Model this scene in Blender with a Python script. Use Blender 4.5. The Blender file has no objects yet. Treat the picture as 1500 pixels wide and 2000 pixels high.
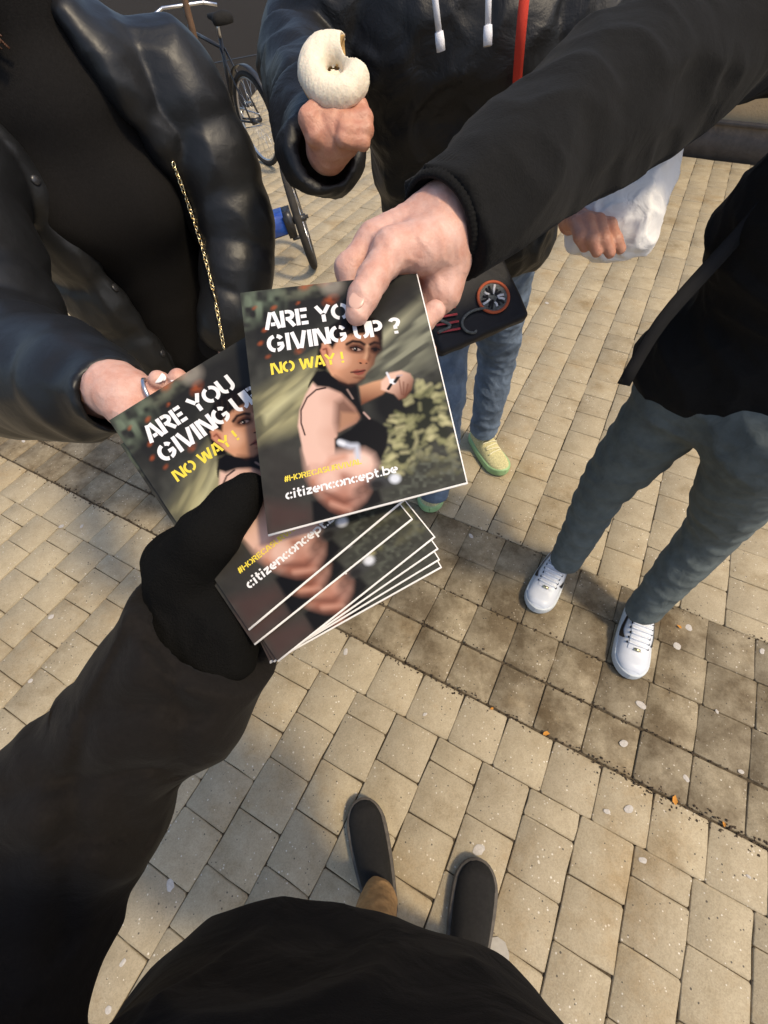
import bpy, bmesh, math, random
import numpy as np
import openvdb
from mathutils import Vector, Matrix
random.seed(7); RNG = np.random.RandomState(11)
R = math.radians
scene = bpy.context.scene
COL = scene.collection

# ---------------------------------------------------------------- camera
CAM_H, CAM_T, CAM_R, CAM_F = 1.6, R(35.7), R(2.8), 880.0
AX = np.array([0, math.sin(CAM_T), -math.cos(CAM_T)])
UX = np.array([0, math.cos(CAM_T), math.sin(CAM_T)])
RX = np.array([1.0, 0, 0])
CP = np.array([0, 0, CAM_H])
cam = bpy.data.cameras.new('camera'); cam_o = bpy.data.objects.new('camera', cam); COL.objects.link(cam_o)
cr, sr = math.cos(CAM_R), math.sin(CAM_R)
xr = cr * RX - sr * UX * 1.0
yr = sr * RX + cr * UX
m = Matrix.Identity(4)
for i in range(3):
    m[i][0], m[i][1], m[i][2], m[i][3] = xr[i], yr[i], -AX[i], CP[i]
cam_o.matrix_world = m
cam.sensor_fit = 'HORIZONTAL'; cam.sensor_width = 36.0; cam.lens = CAM_F / 1500 * 36.0
cam.clip_start = 0.02; cam.clip_end = 400
scene.camera = cam_o

# ---------------------------------------------------------------- light
SUN_EL, SUN_AZ = R(59), R(-32)        # from the right and a little from behind the photographer
world = bpy.data.worlds.new('World'); scene.world = world; world.use_nodes = True
nt = world.node_tree; bg = nt.nodes['Background']
sky = nt.nodes.new('ShaderNodeTexSky'); sky.sky_type = 'NISHITA'; sky.sun_disc = False
sky.sun_elevation = SUN_EL; sky.sun_rotation = R(90) - SUN_AZ; sky.air_density = 1.0; sky.dust_density = 2.5; sky.ozone_density = 1.0
nt.links.new(sky.outputs[0], bg.inputs[0]); bg.inputs[1].default_value = 0.15
sl = bpy.data.lights.new('sun', 'SUN'); sl.energy = 2.2; sl.angle = R(7.0); sl.color = (1.0, 0.83, 0.57)
so = bpy.data.objects.new('sun', sl); COL.objects.link(so)
sd = Vector((math.cos(SUN_EL) * math.cos(SUN_AZ), math.cos(SUN_EL) * math.sin(SUN_AZ), math.sin(SUN_EL)))
so.rotation_euler = sd.to_track_quat('Z', 'Y').to_euler(); so.location = (4, 0, 6)
vs = scene.view_settings; vs.view_transform = 'Standard'; vs.look = 'None'; vs.exposure = 0.5; vs.gamma = 1.0; vs.use_curve_mapping = False

# ---------------------------------------------------------------- points
def ray(px, py):
    x = (px - 750) / CAM_F; y = -(py - 1000) / CAM_F
    return AX + (x * cr + y * sr) * RX + (-x * sr + y * cr) * UX
def P(px, py, z=0.0):                 # point of the place seen at a pixel, at a height
    d = ray(px, py); return CP + d * ((z - CAM_H) / d[2])
def D(px, py, d): return CP + ray(px, py) * d
def proj(p):
    v = np.asarray(p, float) - CP; d = v @ AX; x = v @ RX / d; y = v @ UX / d
    return 750 + CAM_F * (x * cr - y * sr), 1000 - CAM_F * (x * sr + y * cr), d
A3 = lambda *a: np.array(a, float)
def nrm(v): v = np.asarray(v, float); return v / (np.linalg.norm(v) + 1e-12)

# ---------------------------------------------------------------- objects
def link(o, parent=None):
    COL.objects.link(o)
    if parent is not None: o.parent = parent
    return o
def tag(o, label=None, cat=None, group=None, kind=None):
    if label: o['label'] = label
    if cat: o['category'] = cat
    if group: o['group'] = group
    if kind: o['kind'] = kind
    return o
def empty(name, loc, label, cat, group=None):
    o = bpy.data.objects.new(name, None); o.location = loc; o.empty_display_size = .1
    link(o); return tag(o, label, cat, group)
def mesh_np(name, V, F, smooth=True):
    me = bpy.data.meshes.new(name)
    V = np.asarray(V, np.float32); F = [np.asarray(f, np.int32) for f in (F if isinstance(F, list) else [F])]
    F = [f for f in F if len(f)]
    me.vertices.add(len(V)); me.vertices.foreach_set('co', V.ravel())
    nl = sum(f.size for f in F); npoly = sum(len(f) for f in F)
    me.loops.add(nl); me.loops.foreach_set('vertex_index', np.concatenate([f.ravel() for f in F]))
    tot = np.concatenate([np.full(len(f), f.shape[1]) for f in F]); st = np.concatenate([[0], np.cumsum(tot)[:-1]])
    me.polygons.add(npoly); me.polygons.foreach_set('loop_start', st.astype(np.int32))
    me.polygons.foreach_set('loop_total', tot.astype(np.int32))
    if smooth: me.polygons.foreach_set('use_smooth', np.ones(npoly, bool))
    me.update(calc_edges=True); me.validate()
    return me
def mobj(name, me, mat, parent=None, world=True):
    o = bpy.data.objects.new(name, me); link(o)
    if mat is not None: me.materials.append(mat) if not me.materials else None
    if parent is not None:
        o.parent = parent
        if world: o.matrix_parent_inverse = Matrix.Translation(parent.location).inverted()
    return o

# ---------------------------------------------------------------- materials
def mat(name, col, rough=.6, spec=.5, noise=None, bump=None, metal=0, sss=0, coat=0, sheen=0, col2=None, bump2=None, vor=None):
    m = bpy.data.materials.new(name); m.use_nodes = True
    t = m.node_tree; b = t.nodes['Principled BSDF']
    b.inputs['Base Color'].default_value = (*col, 1); b.inputs['Roughness'].default_value = rough
    b.inputs['Specular IOR Level'].default_value = spec; b.inputs['Metallic'].default_value = metal
    if sss:
        b.inputs['Subsurface Weight'].default_value = sss; b.inputs['Subsurface Radius'].default_value = (1, .35, .2); b.inputs['Subsurface Scale'].default_value = .004
    if coat: b.inputs['Coat Weight'].default_value = coat; b.inputs['Coat Roughness'].default_value = .12
    if sheen: b.inputs['Sheen Weight'].default_value = sheen; b.inputs['Sheen Roughness'].default_value = .5
    tc = t.nodes.new('ShaderNodeTexCoord')
    if noise:
        n = t.nodes.new('ShaderNodeTexNoise'); n.inputs['Scale'].default_value = noise[0]; n.inputs['Detail'].default_value = 6
        n.inputs['Roughness'].default_value = .6
        t.links.new(tc.outputs['Object'], n.inputs['Vector'])
        r = t.nodes.new('ShaderNodeValToRGB'); r.color_ramp.elements[0].position = .3; r.color_ramp.elements[1].position = .72
        c2 = col2 if col2 else tuple(c * noise[1] for c in col)
        r.color_ramp.elements[0].color = (*c2, 1); r.color_ramp.elements[1].color = (*col, 1)
        t.links.new(n.outputs['Fac'], r.inputs[0]); t.links.new(r.outputs[0], b.inputs['Base Color'])
    last = None
    for bp in (bump, bump2):
        if bp:
            n = t.nodes.new('ShaderNodeTexNoise'); n.inputs['Scale'].default_value = bp[0]; n.inputs['Detail'].default_value = bp[2] if len(bp) > 2 else 4
            n.inputs['Distortion'].default_value = bp[3] if len(bp) > 3 else 0
            t.links.new(tc.outputs['Object'], n.inputs['Vector'])
            bu = t.nodes.new('ShaderNodeBump'); bu.inputs['Strength'].default_value = 1; bu.inputs['Distance'].default_value = bp[1]
            t.links.new(n.outputs['Fac'], bu.inputs['Height'])
            if last: t.links.new(last.outputs[0], bu.inputs['Normal'])
            last = bu
    if last: t.links.new(last.outputs[0], b.inputs['Normal'])
    return m
M = {}
M['skin'] = mat('skin_fair', (.63, .40, .325), .5, .4, noise=(70, .86), bump=(520, .0004, 6), bump2=(120, .0004, 4, .4), sss=.05, col2=(.52, .26, .19))
M['skin2'] = mat('skin_warm', (.52, .27, .18), .5, .4, noise=(60, .8), bump=(420, .0005, 5), bump2=(120, .001, 4, .4), sss=.05, col2=(.42, .18, .12))
M['nail'] = mat('nail', (.60, .37, .29), .3, .4)
M['nail_white'] = mat('nail_white', (.85, .78, .74), .2, .5)
M['puffer'] = mat('black_glossy_puffer', (.009, .0095, .0105), .44, .36, bump=(60, .0007, 4, .6), bump2=(9, .004, 2, .5))
M['puffer2'] = mat('black_matt_puffer', (.0075, .0075, .008), .5, .35, bump=(16, .006, 4, .8), bump2=(300, .0004, 4))
M['sweater'] = mat('dark_sweater', (.011, .010, .0095), .95, .12, noise=(300, .6), bump=(420, .0006, 4))
M['fleece'] = mat('black_sweatshirt', (.0105, .0102, .0098), .95, .12, noise=(500, .6), bump=(600, .0006, 4), bump2=(18, .004, 3, .6), sheen=.03)
M['coat'] = mat('dark_brown_coat', (.0135, .0116, .0105), .95, .12, noise=(260, .7), bump=(500, .0005, 4), bump2=(12, .008, 3, .6), sheen=.02)
M['glove'] = mat('black_knit_glove', (.0065, .0064, .0062), .98, .05, bump=(700, .0012, 3))
M['seam'] = mat('dark_seam', (.005, .004, .0035), 1, .02)
M['jeans_grey'] = mat('grey_teal_jeans', (.125, .148, .148), .9, .2, noise=(22, .62), bump=(900, .0004, 3), bump2=(26, .004, 3, .7))
M['jeans_blue'] = mat('blue_jeans', (.17, .225, .31), .9, .2, noise=(14, .38), bump=(800, .0004, 3), bump2=(24, .005, 3, .7))
M['tan_trousers'] = mat('tan_trousers', (.42, .25, .11), .9, .2, noise=(40, .6), bump=(600, .0005), bump2=(60, .004))
M['black_trousers'] = mat('black_trousers', (.012, .012, .013), .9, .2, bump=(500, .0005))
M['white_leather'] = mat('white_leather', (.56, .59, .64), .42, .5, noise=(25, .93), bump=(900, .00015, 3))
M['white_rubber'] = mat('white_rubber', (.58, .62, .64), .6, .4, noise=(40, .85))
M['black_mark'] = mat('black_mark', (.01, .01, .012), .4)
M['lace_white'] = mat('white_lace', (.66, .68, .72), .85, .2, bump=(1500, .0004))
M['knit_yellow'] = mat('yellow_green_knit', (.68, .62, .33), .9, .2, noise=(160, .55), bump=(500, .001, 3))
M['sole_green'] = mat('pale_green_sole', (.33, .52, .25), .5, .4, noise=(20, .8))
M['lace_cream'] = mat('cream_lace', (.7, .66, .45), .9, .2)
M['black_canvas'] = mat('black_canvas', (.012, .011, .010), .85, .3, noise=(120, .5), bump=(900, .0004))
M['dark_rubber'] = mat('worn_dark_rubber', (.11, .095, .078), .7, .3, noise=(60, .5))
M['metal_gold'] = mat('pale_gold_metal', (.85, .68, .38), .25, .5, metal=1)
M['metal_steel'] = mat('steel', (.6, .6, .62), .3, .5, metal=1)
M['dark_metal'] = mat('black_painted_metal', (.02, .02, .022), .35, .5)
M['tyre'] = mat('dusty_tyre_rubber', (.045, .04, .034), .85, .2, noise=(40, .6))
M['blue_paint'] = mat('blue_paint', (.03, .12, .55), .3, .5, coat=.5)
M['brown_paint'] = mat('brown_painted_steel', (.16, .09, .05), .45, .5, noise=(30, .6))
M['red_strap'] = mat('red_webbing', (.55, .05, .03), .8, .2, bump=(900, .0006))
M['white_cord'] = mat('white_cord', (.75, .75, .78), .8, .2, bump=(1200, .0006))
M['glaze'] = mat('sugar_glaze', (.80, .70, .54), .6, .4, noise=(90, .82), bump=(420, .0007, 4), sss=.1)
M['crust'] = mat('fried_dough', (.70, .45, .18), .7, .3, noise=(60, .6), bump=(180, .001))
M['crumb'] = mat('dough_crumb', (.75, .50, .20), .9, .2, noise=(120, .6), bump=(300, .002))
M['paper_bag'] = mat('white_paper', (.78, .76, .74), .8, .2, bump=(30, .004, 4, 1.0))
M['pages'] = mat('white_page_edges', (.80, .78, .76), .7, .3)
M['hair_red'] = mat('auburn_hair', (.10, .035, .012), .5, .4, noise=(120, .35), bump=(250, .003))
M['hair_dark'] = mat('dark_hair', (.015, .011, .008), .5, .4, noise=(120, .4), bump=(250, .003))
M['eye_white'] = mat('eye_white', (.8, .8, .78), .2)
M['iris'] = mat('iris', (.03, .02, .012), .2)
M['lips'] = mat('lips', (.45, .16, .13), .4)
M['pouch'] = mat('black_nylon_pouch', (.011, .011, .014), .6, .3, bump=(900, .0004), bump2=(22, .003))
M['patch_orange'] = mat('orange_print', (.50, .10, .035), .7)
M['patch_grey'] = mat('grey_print', (.17, .18, .17), .7, noise=(140, .25))
M['patch_pink'] = mat('pink_print', (.42, .05, .06), .7)
M['gum'] = mat('chewing_gum', (.52, .48, .43), .8, .2, noise=(140, .7))
M['leaf'] = mat('dry_leaf', (.50, .22, .04), .8, .2)
M['plaster'] = mat('cream_plaster', (.80, .62, .40), .9, .2, noise=(5, .85), bump=(60, .003))
M['plinth'] = mat('grey_plinth_stone', (.12, .10, .085), .7, .3, noise=(12, .6), bump=(40, .003))
M['mortar'] = mat('pale_mortar', (.55, .46, .36), .95, .2, bump=(80, .004))
M['brick_a'] = mat('brown_brick', (.36, .21, .12), .9, .2, noise=(25, .65), bump=(60, .004))
M['brick_b'] = mat('tan_brick', (.46, .30, .17), .9, .2, noise=(25, .7), bump=(60, .004))
M['white_ink'] = mat('white_ink', (.70, .69, .69), .5, .2)
M['yellow_ink'] = mat('yellow_ink', (.70, .55, .06), .5, .2)

def paver_mat(name, base, tintvar, dirt):
    m = bpy.data.materials.new(name); m.use_nodes = True
    t = m.node_tree; N = t.nodes; L = t.links; b = N['Principled BSDF']
    geo = N.new('ShaderNodeNewGeometry'); oi = N.new('ShaderNodeObjectInfo')
    def noise(scale, detail=5, rough=.6, w=None):
        n = N.new('ShaderNodeTexNoise'); n.inputs['Scale'].default_value = scale; n.inputs['Detail'].default_value = detail; n.inputs['Roughness'].default_value = rough
        L.new(geo.outputs['Position'], n.inputs['Vector']); return n
    def ramp(src, a, c0, c, c1):
        r = N.new('ShaderNodeValToRGB'); r.color_ramp.elements[0].position = a; r.color_ramp.elements[0].color = (*c0, 1)
        r.color_ramp.elements[1].position = c; r.color_ramp.elements[1].color = (*c1, 1); L.new(src, r.inputs[0]); return r
    def mix(kind, fac, a, c):
        x = N.new('ShaderNodeMix'); x.data_type = 'RGBA'; x.blend_type = kind
        if isinstance(fac, float): x.inputs[0].default_value = fac
        else: L.new(fac, x.inputs[0])
        for s, v in ((6, a), (7, c)):
            if isinstance(v, tuple): x.inputs[s].default_value = (*v, 1)
            else: L.new(v, x.inputs[s])
        return x.outputs[2]
    big = ramp(noise(1.7, 4).outputs['Fac'], .35, tuple(c * .86 for c in base), .68, base)
    med = ramp(noise(16, 6, .65).outputs['Fac'], .28, (.82, .80, .76), .66, (1, 1, 1))
    c = mix('MULTIPLY', 1.0, big.outputs[0], med.outputs[0])
    # per tile tint
    att = N.new('ShaderNodeAttribute'); att.attribute_name = 'tint'; att.attribute_type = 'GEOMETRY'
    mr = N.new('ShaderNodeMath'); mr.operation = 'ADD'; L.new(oi.outputs['Random'], mr.inputs[0]); L.new(att.outputs['Fac'], mr.inputs[1])
    fr = N.new('ShaderNodeMath'); fr.operation = 'FRACT'; L.new(mr.outputs[0], fr.inputs[0])
    tt = ramp(fr.outputs[0], 0, tuple(1 - tintvar * k for k in (1, .95, .8)), 1, (1.0, 1.0, 1.0))
    c = mix('MULTIPLY', 1.0, c, tt.outputs[0])
    # light aggregate specks and dark pits
    v = N.new('ShaderNodeTexVoronoi'); v.inputs['Scale'].default_value = 120; vn_ = noise(7, 3); wob = N.new('ShaderNodeMapRange'); L.new(vn_.outputs['Fac'], wob.inputs[0]); wob.inputs[1].default_value = .3; wob.inputs[2].default_value = .7; wob.inputs[3].default_value = .10; wob.inputs[4].default_value = .36; L.new(geo.outputs['Position'], v.inputs['Vector'])
    sel = N.new('ShaderNodeSeparateColor'); L.new(v.outputs['Color'], sel.inputs[0])
    g1 = N.new('ShaderNodeMath'); g1.operation = 'LESS_THAN'; L.new(v.outputs['Distance'], g1.inputs[0]); L.new(wob.outputs[0], g1.inputs[1])
    g2 = N.new('ShaderNodeMath'); g2.operation = 'GREATER_THAN'; L.new(sel.outputs[0], g2.inputs[0]); g2.inputs[1].default_value = .90
    g = N.new('ShaderNodeMath'); g.operation = 'MULTIPLY'; L.new(g1.outputs[0], g.inputs[0]); L.new(g2.outputs[0], g.inputs[1])
    c = mix('MIX', g.outputs[0], c, (.60, .55, .46))
    v2 = N.new('ShaderNodeTexVoronoi'); v2.inputs['Scale'].default_value = 330; L.new(geo.outputs['Position'], v2.inputs['Vector'])
    s2 = N.new('ShaderNodeSeparateColor'); L.new(v2.outputs['Color'], s2.inputs[0])
    c = mix('MULTIPLY', .55, c, ramp(s2.outputs[0], .0, (.74, .72, .68), .8, (1.06, 1.05, 1.03)).outputs[0])
    c = mix('MULTIPLY', .7, c, ramp(noise(2.3, 6, .75).outputs['Fac'], .52, (1, 1, 1), .72, (.80, .66, .46)).outputs[0])
    h2 = N.new('ShaderNodeMath'); h2.operation = 'LESS_THAN'; L.new(sel.outputs[1], h2.inputs[0]); h2.inputs[1].default_value = .06
    h = N.new('ShaderNodeMath'); h.operation = 'MULTIPLY'; L.new(g1.outputs[0], h.inputs[0]); L.new(h2.outputs[0], h.inputs[1])
    c = mix('MIX', h.outputs[0], c, (.10, .085, .065))
    if dirt:
        dn = ramp(noise(5.5, 5, .7).outputs['Fac'], .40, (.34, .29, .23), .62, (1, 1, 1))
        c = mix('MULTIPLY', .85, c, dn.outputs[0])
    else:
        dn = ramp(noise(3.1, 6, .7).outputs['Fac'], .30, (.62, .56, .46), .46, (1, 1, 1))
        c = mix('MULTIPLY', .8, c, dn.outputs[0])
    L.new(c, b.inputs['Base Color']); b.inputs['Roughness'].default_value = .7; b.inputs['Specular IOR Level'].default_value = .25
    n1 = noise(240, 4); n2 = noise(45, 5)
    b1 = N.new('ShaderNodeBump'); b1.inputs['Distance'].default_value = .0007; L.new(n1.outputs['Fac'], b1.inputs['Height'])
    b2 = N.new('ShaderNodeBump'); b2.inputs['Distance'].default_value = .0014; L.new(n2.outputs['Fac'], b2.inputs['Height']); L.new(b1.outputs[0], b2.inputs['Normal'])
    L.new(b2.outputs[0], b.inputs['Normal'])
    return m
M['paver'] = paver_mat('concrete_paver', (.44, .372, .255), .12, False)
M['paver_gutter'] = paver_mat('stained_concrete_paver', (.375, .315, .212), .22, True)
M['joint'] = mat('joint_sand', (.115, .090, .060), .95, .1, noise=(30, .4), bump=(200, .004))
M['asphalt_and_shade'] = mat('asphalt_and_shade', (.030, .025, .020), .95, .08, noise=(60, .6), bump=(300, .003))  # far ground, and the dark sheet that stands in for shaded ground

# ---------------------------------------------------------------- implicit surfaces
class Sdf:
    def __init__(s, vox=.004, k=.01): s.v = vox; s.k = k; s.p = []; s.c = []; s.disp = None; s.lo = A3(9, 9, 9); s.hi = -s.lo
    def _b(s, lo, hi): s.lo = np.minimum(s.lo, lo); s.hi = np.maximum(s.hi, hi)
    def cap(s, a, b, ra, rb=None, k=None, cut=False):
        a = A3(*a); b = A3(*b); rb = ra if rb is None else rb; r = max(ra, rb)
        lo = np.minimum(a, b) - r; hi = np.maximum(a, b) + r
        def f(X, Y, Z):
            d = b - a; dd = d @ d + 1e-12
            x, y, z = X - a[0], Y - a[1], Z - a[2]
            t = np.clip((x * d[0] + y * d[1] + z * d[2]) / dd, 0, 1)
            return np.sqrt((x - t * d[0]) ** 2 + (y - t * d[1]) ** 2 + (z - t * d[2]) ** 2) - (ra + (rb - ra) * t)
        s._add(f, lo, hi, k, cut); return s
    def chain(s, pts, rad, k=None, cut=False):
        for i in range(len(pts) - 1): s.cap(pts[i], pts[i + 1], rad[i], rad[i + 1], k, cut)
        return s
    def ell(s, c, r, rot=None, k=None, cut=False):
        c = A3(*c); r = A3(*r); Q = np.eye(3) if rot is None else np.asarray(rot)   # columns = local axes
        ext = np.abs(Q) @ r
        def f(X, Y, Z):
            x, y, z = X - c[0], Y - c[1], Z - c[2]
            l = [(x * Q[0, i] + y * Q[1, i] + z * Q[2, i]) for i in range(3)]
            k0 = np.sqrt(sum((l[i] / r[i]) ** 2 for i in range(3))); k1 = np.sqrt(sum((l[i] / r[i] ** 2) ** 2 for i in range(3))) + 1e-9
            return k0 * (k0 - 1) / k1
        s._add(f, c - ext, c + ext, k, cut); return s
    def box(s, c, h, rot=None, rnd=.005, k=None, cut=False):
        c = A3(*c); h = A3(*h); Q = np.eye(3) if rot is None else np.asarray(rot); ext = np.abs(Q) @ h
        def f(X, Y, Z):
            x, y, z = X - c[0], Y - c[1], Z - c[2]
            q = [np.abs(x * Q[0, i] + y * Q[1, i] + z * Q[2, i]) - (h[i] - rnd) for i in range(3)]
            o = np.sqrt(sum(np.maximum(v, 0) ** 2 for v in q)); return o + np.minimum(np.maximum(np.maximum(q[0], q[1]), q[2]), 0) - rnd
        s._add(f, c - ext, c + ext, k, cut); return s
    def torus(s, c, n, Rr, r, k=None, cut=False):
        c = A3(*c); n = nrm(n)
        def f(X, Y, Z):
            x, y, z = X - c[0], Y - c[1], Z - c[2]; h = x * n[0] + y * n[1] + z * n[2]
            q = np.sqrt(np.maximum(x * x + y * y + z * z - h * h, 0)) - Rr; return np.sqrt(q * q + h * h) - r
        s._add(f, c - Rr - r, c + Rr + r, k, cut); return s
    def half(s, c, n):                       # cut away everything on the n side
        c = A3(*c); n = nrm(n)
        s.c.append((lambda X, Y, Z: -((X - c[0]) * n[0] + (Y - c[1]) * n[1] + (Z - c[2]) * n[2]), None, None, 0)); return s
    def _add(s, f, lo, hi, k, cut):
        if cut: s.c.append((f, lo, hi, k))
        else: s.p.append((f, lo, hi, s.k if k is None else k)); s._b(lo, hi)
    def mesh(s, name='m'):
        v = s.v; pad = 4 * v + .02
        lo = s.lo - pad; n = np.ceil((s.hi + pad - lo) / v).astype(int) + 1
        ax = [(lo[i] + v * np.arange(n[i])).astype(np.float32) for i in range(3)]
        Fd = np.full(n, .2, np.float32)
        def blk(l, h, e):
            i0 = np.maximum(0, np.floor((l - e - lo) / v).astype(int)); i1 = np.minimum(n, np.ceil((h + e - lo) / v).astype(int) + 1)
            sl = tuple(slice(i0[i], max(i0[i] + 1, i1[i])) for i in range(3))
            return sl, ax[0][sl[0]][:, None, None], ax[1][sl[1]][None, :, None], ax[2][sl[2]][None, None, :]
        for f, l, h, k in s.p:
            sl, X, Y, Z = blk(l, h, k + 4 * v + .012)
            b = f(X, Y, Z).astype(np.float32); a = Fd[sl]
            if k > 1e-6:
                t = np.clip(.5 + .5 * (b - a) / k, 0, 1); Fd[sl] = b * (1 - t) + a * t - k * t * (1 - t)
            else: Fd[sl] = np.minimum(a, b)
        if s.disp is not None:
            near = np.abs(Fd) < .03
            I = np.nonzero(near)
            Fd[I] -= s.disp(ax[0][I[0]], ax[1][I[1]], ax[2][I[2]]).astype(np.float32)
        for f, l, h, k in s.c:
            if l is None: sl, X, Y, Z = blk(s.lo - pad, s.hi + pad, 0)
            else: sl, X, Y, Z = blk(l, h, 6 * v)
            Fd[sl] = np.maximum(Fd[sl], -f(X, Y, Z))
        g = openvdb.FloatGrid(.2); g.copyFromArray(np.ascontiguousarray(Fd))
        pts, q = g.convertToQuads(isovalue=0.0)
        V = pts * v + lo
        q = np.asarray(q, np.int64)
        a, b, c, d = (V[q[:, i]] for i in range(4))
        vol = np.einsum('ij,ij->i', a, np.cross(b, c)).sum() + np.einsum('ij,ij->i', a, np.cross(c, d)).sum()
        if vol < 0: q = q[:, ::-1]
        s.V, s.Q = V, q
        return mesh_np(name, V, q)
def sines(seed, freq, n=7, dirw=(1, 1, 1)):
    r = np.random.RandomState(seed); Dv = r.normal(size=(n, 3)) * np.array(dirw); Dv /= np.linalg.norm(Dv, axis=1)[:, None]
    fr = freq * r.uniform(.6, 1.5, n); ph = r.uniform(0, 6.28, n)
    def f(x, y, z):
        o = 0
        wx = .35 / freq * np.sin(y * freq * .8 + z * freq * .5); 
        for d, q, p in zip(Dv, fr, ph): o = o + np.sin(((x + wx) * d[0] + y * d[1] + z * d[2]) * q + p)
        return o / math.sqrt(n)
    return f
def folds(seed, amp, freq, dirw=(1, 1, 1), ridge=True):
    a = sines(seed, freq, 5, dirw)
    if ridge: return lambda x, y, z: amp * (1 - np.minimum(np.abs(a(x, y, z)) * 1.1, 1.0)) - amp * .4
    return lambda x, y, z: amp * a(x, y, z)
def addf(*fs): return lambda x, y, z: sum(f(x, y, z) for f in fs)
def resample(pts, rad, step):
    pts = [A3(*p) for p in pts]; L = [0]
    for i in range(1, len(pts)): L.append(L[-1] + np.linalg.norm(pts[i] - pts[i - 1]))
    # Catmull-Rom through the joints
    ss = np.arange(0, L[-1] + 1e-6, step); out = []; ro = []
    for q in ss:
        i = min(max(np.searchsorted(L, q, 'right') - 1, 0), len(pts) - 2); t = (q - L[i]) / (L[i + 1] - L[i])
        p0 = pts[max(i - 1, 0)]; p1 = pts[i]; p2 = pts[i + 1]; p3 = pts[min(i + 2, len(pts) - 1)]
        out.append(.5 * (2 * p1 + (p2 - p0) * t + (2 * p0 - 5 * p1 + 4 * p2 - p3) * t * t + (3 * p1 - p0 - 3 * p2 + p3) * t ** 3))
        ro.append(rad[i] + (rad[i + 1] - rad[i]) * t)
    return out, ro, ss
def quilt(pts, rad, pitch, amp, step=.008, phase=0):
    o, r, ss = resample(pts, rad, step)
    r = [q * (1 - amp) + q * amp * 2 * (abs(math.sin(math.pi * (s + phase) / pitch)) ** .55) - q * amp * .4 for q, s in zip(r, ss)]
    return o, r
def frame_rot(z, x=None):                 # columns: local axes, z given, x hint
    z = nrm(z); x = A3(1, 0, 0) if x is None else np.asarray(x, float)
    x = nrm(x - z * (x @ z)); y = np.cross(z, x); return np.stack([x, y, z], 1)
def tube(pts, r, seg=10, closed=False):
    pts = [A3(*p) for p in pts]; n = len(pts); V = []; F = []
    rr = r if hasattr(r, '__len__') else [r] * n
    up = None
    for i, p in enumerate(pts):
        if closed: t = nrm(pts[(i + 1) % n] - pts[i - 1])
        else: t = nrm(pts[min(i + 1, n - 1)] - pts[max(i - 1, 0)])
        if up is None: up = nrm(np.cross(t, A3(.3, .2, .9)))
        up = nrm(up - t * (up @ t)); w = np.cross(t, up)
        for j in range(seg):
            a = 2 * math.pi * j / seg; V.append(p + rr[i] * (math.cos(a) * up + math.sin(a) * w))
    m = n if closed else n - 1
    for i in range(m):
        for j in range(seg):
            a = i * seg + j; b = i * seg + (j + 1) % seg; c = ((i + 1) % n) * seg + (j + 1) % seg; d = ((i + 1) % n) * seg + j
            F.append((a, b, c, d))
    V = np.array(V); T = []
    if not closed:
        V = np.vstack([V, pts[0], pts[-1]]); k = n * seg
        for j in range(seg):
            T.append((k, (j + 1) % seg, j)); T.append((k + 1, (n - 1) * seg + j, (n - 1) * seg + (j + 1) % seg))
    return V, [np.array(F), np.array(T).reshape(-1, 3)] if T else [np.array(F)]
def merge(parts):
    V = []; Q = []; T = []; o = 0
    for v, fs in parts:
        V.append(np.asarray(v)); 
        for f in (fs if isinstance(fs, list) else [fs]):
            f = np.asarray(f)
            if len(f) == 0: continue
            (Q if f.shape[1] == 4 else T).append(f + o)
        o += len(v)
    F = []
    if Q: F.append(np.vstack(Q))
    if T: F.append(np.vstack(T))
    return np.vstack(V), F
def boxvf(c, h, Q=None):
    Q = np.eye(3) if Q is None else np.asarray(Q); c = A3(*c)
    V = np.array([[x, y, z] for x in (-1, 1) for y in (-1, 1) for z in (-1, 1)], float) * np.array(h); V = V @ Q.T + c
    F = np.array([(0, 1, 3, 2), (4, 6, 7, 5), (0, 4, 5, 1), (2, 3, 7, 6), (0, 2, 6, 4), (1, 5, 7, 3)])
    return V, [F]

from mathutils.bvhtree import BVHTree
def cuff_cut(s, p, axis, r_in, depth=.05, half=.085):
    """clean open end of a sleeve: p centre of the opening, axis pointing out of it"""
    p = A3(*p); axis = nrm(axis)
    s.box(p + axis * .06, (half, half, .06), frame_rot(axis), .001, cut=True); s.cap(p - axis * depth, p + axis * .03, r_in * .9, r_in, cut=True)
def rib_cuff(p0, p1, r0, r1, ribs=64, amp=.0004, wall=.003):
    p0 = A3(*p0); p1 = A3(*p1); Q = frame_rot(p1 - p0); n = ribs * 4; V = []; prof = [(0, 0), (.1, .0016), (.5, .0024), (.92, .0018), (1, 0), (1, -wall), (.3, -wall)]
    for t, d in prof:
        c = p0 * (1 - t) + p1 * t; r = r0 * (1 - t) + r1 * t
        for j in range(n):
            a = 2 * math.pi * j / n; q = r + d + (amp * math.cos(ribs * a) if d > -wall else 0); V.append(c + q * (math.cos(a) * Q[:, 0] + math.sin(a) * Q[:, 1]))
    F = [(i * n + j, i * n + (j + 1) % n, (i + 1) * n + (j + 1) % n, (i + 1) * n + j) for i in range(len(prof) - 1) for j in range(n)]
    return np.array(V), [np.array(F)]
def caster(*ss):
    T = [BVHTree.FromPolygons(s.V.tolist(), s.Q.tolist()) for s in ss]
    def hit(px, py, lift=.003, default=.9):
        d = ray(px, py); best = None
        for t in T:
            h = t.ray_cast(Vector(CP), Vector(d).normalized())
            if h[0] is not None and (best is None or h[3] < best[0]): best = (h[3], h[0], h[1])
        if best is None: return D(px, py, default), nrm(-d)
        return np.array(best[1]) - nrm(d) * lift, nrm(np.array(best[2]))
    return hit

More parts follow.
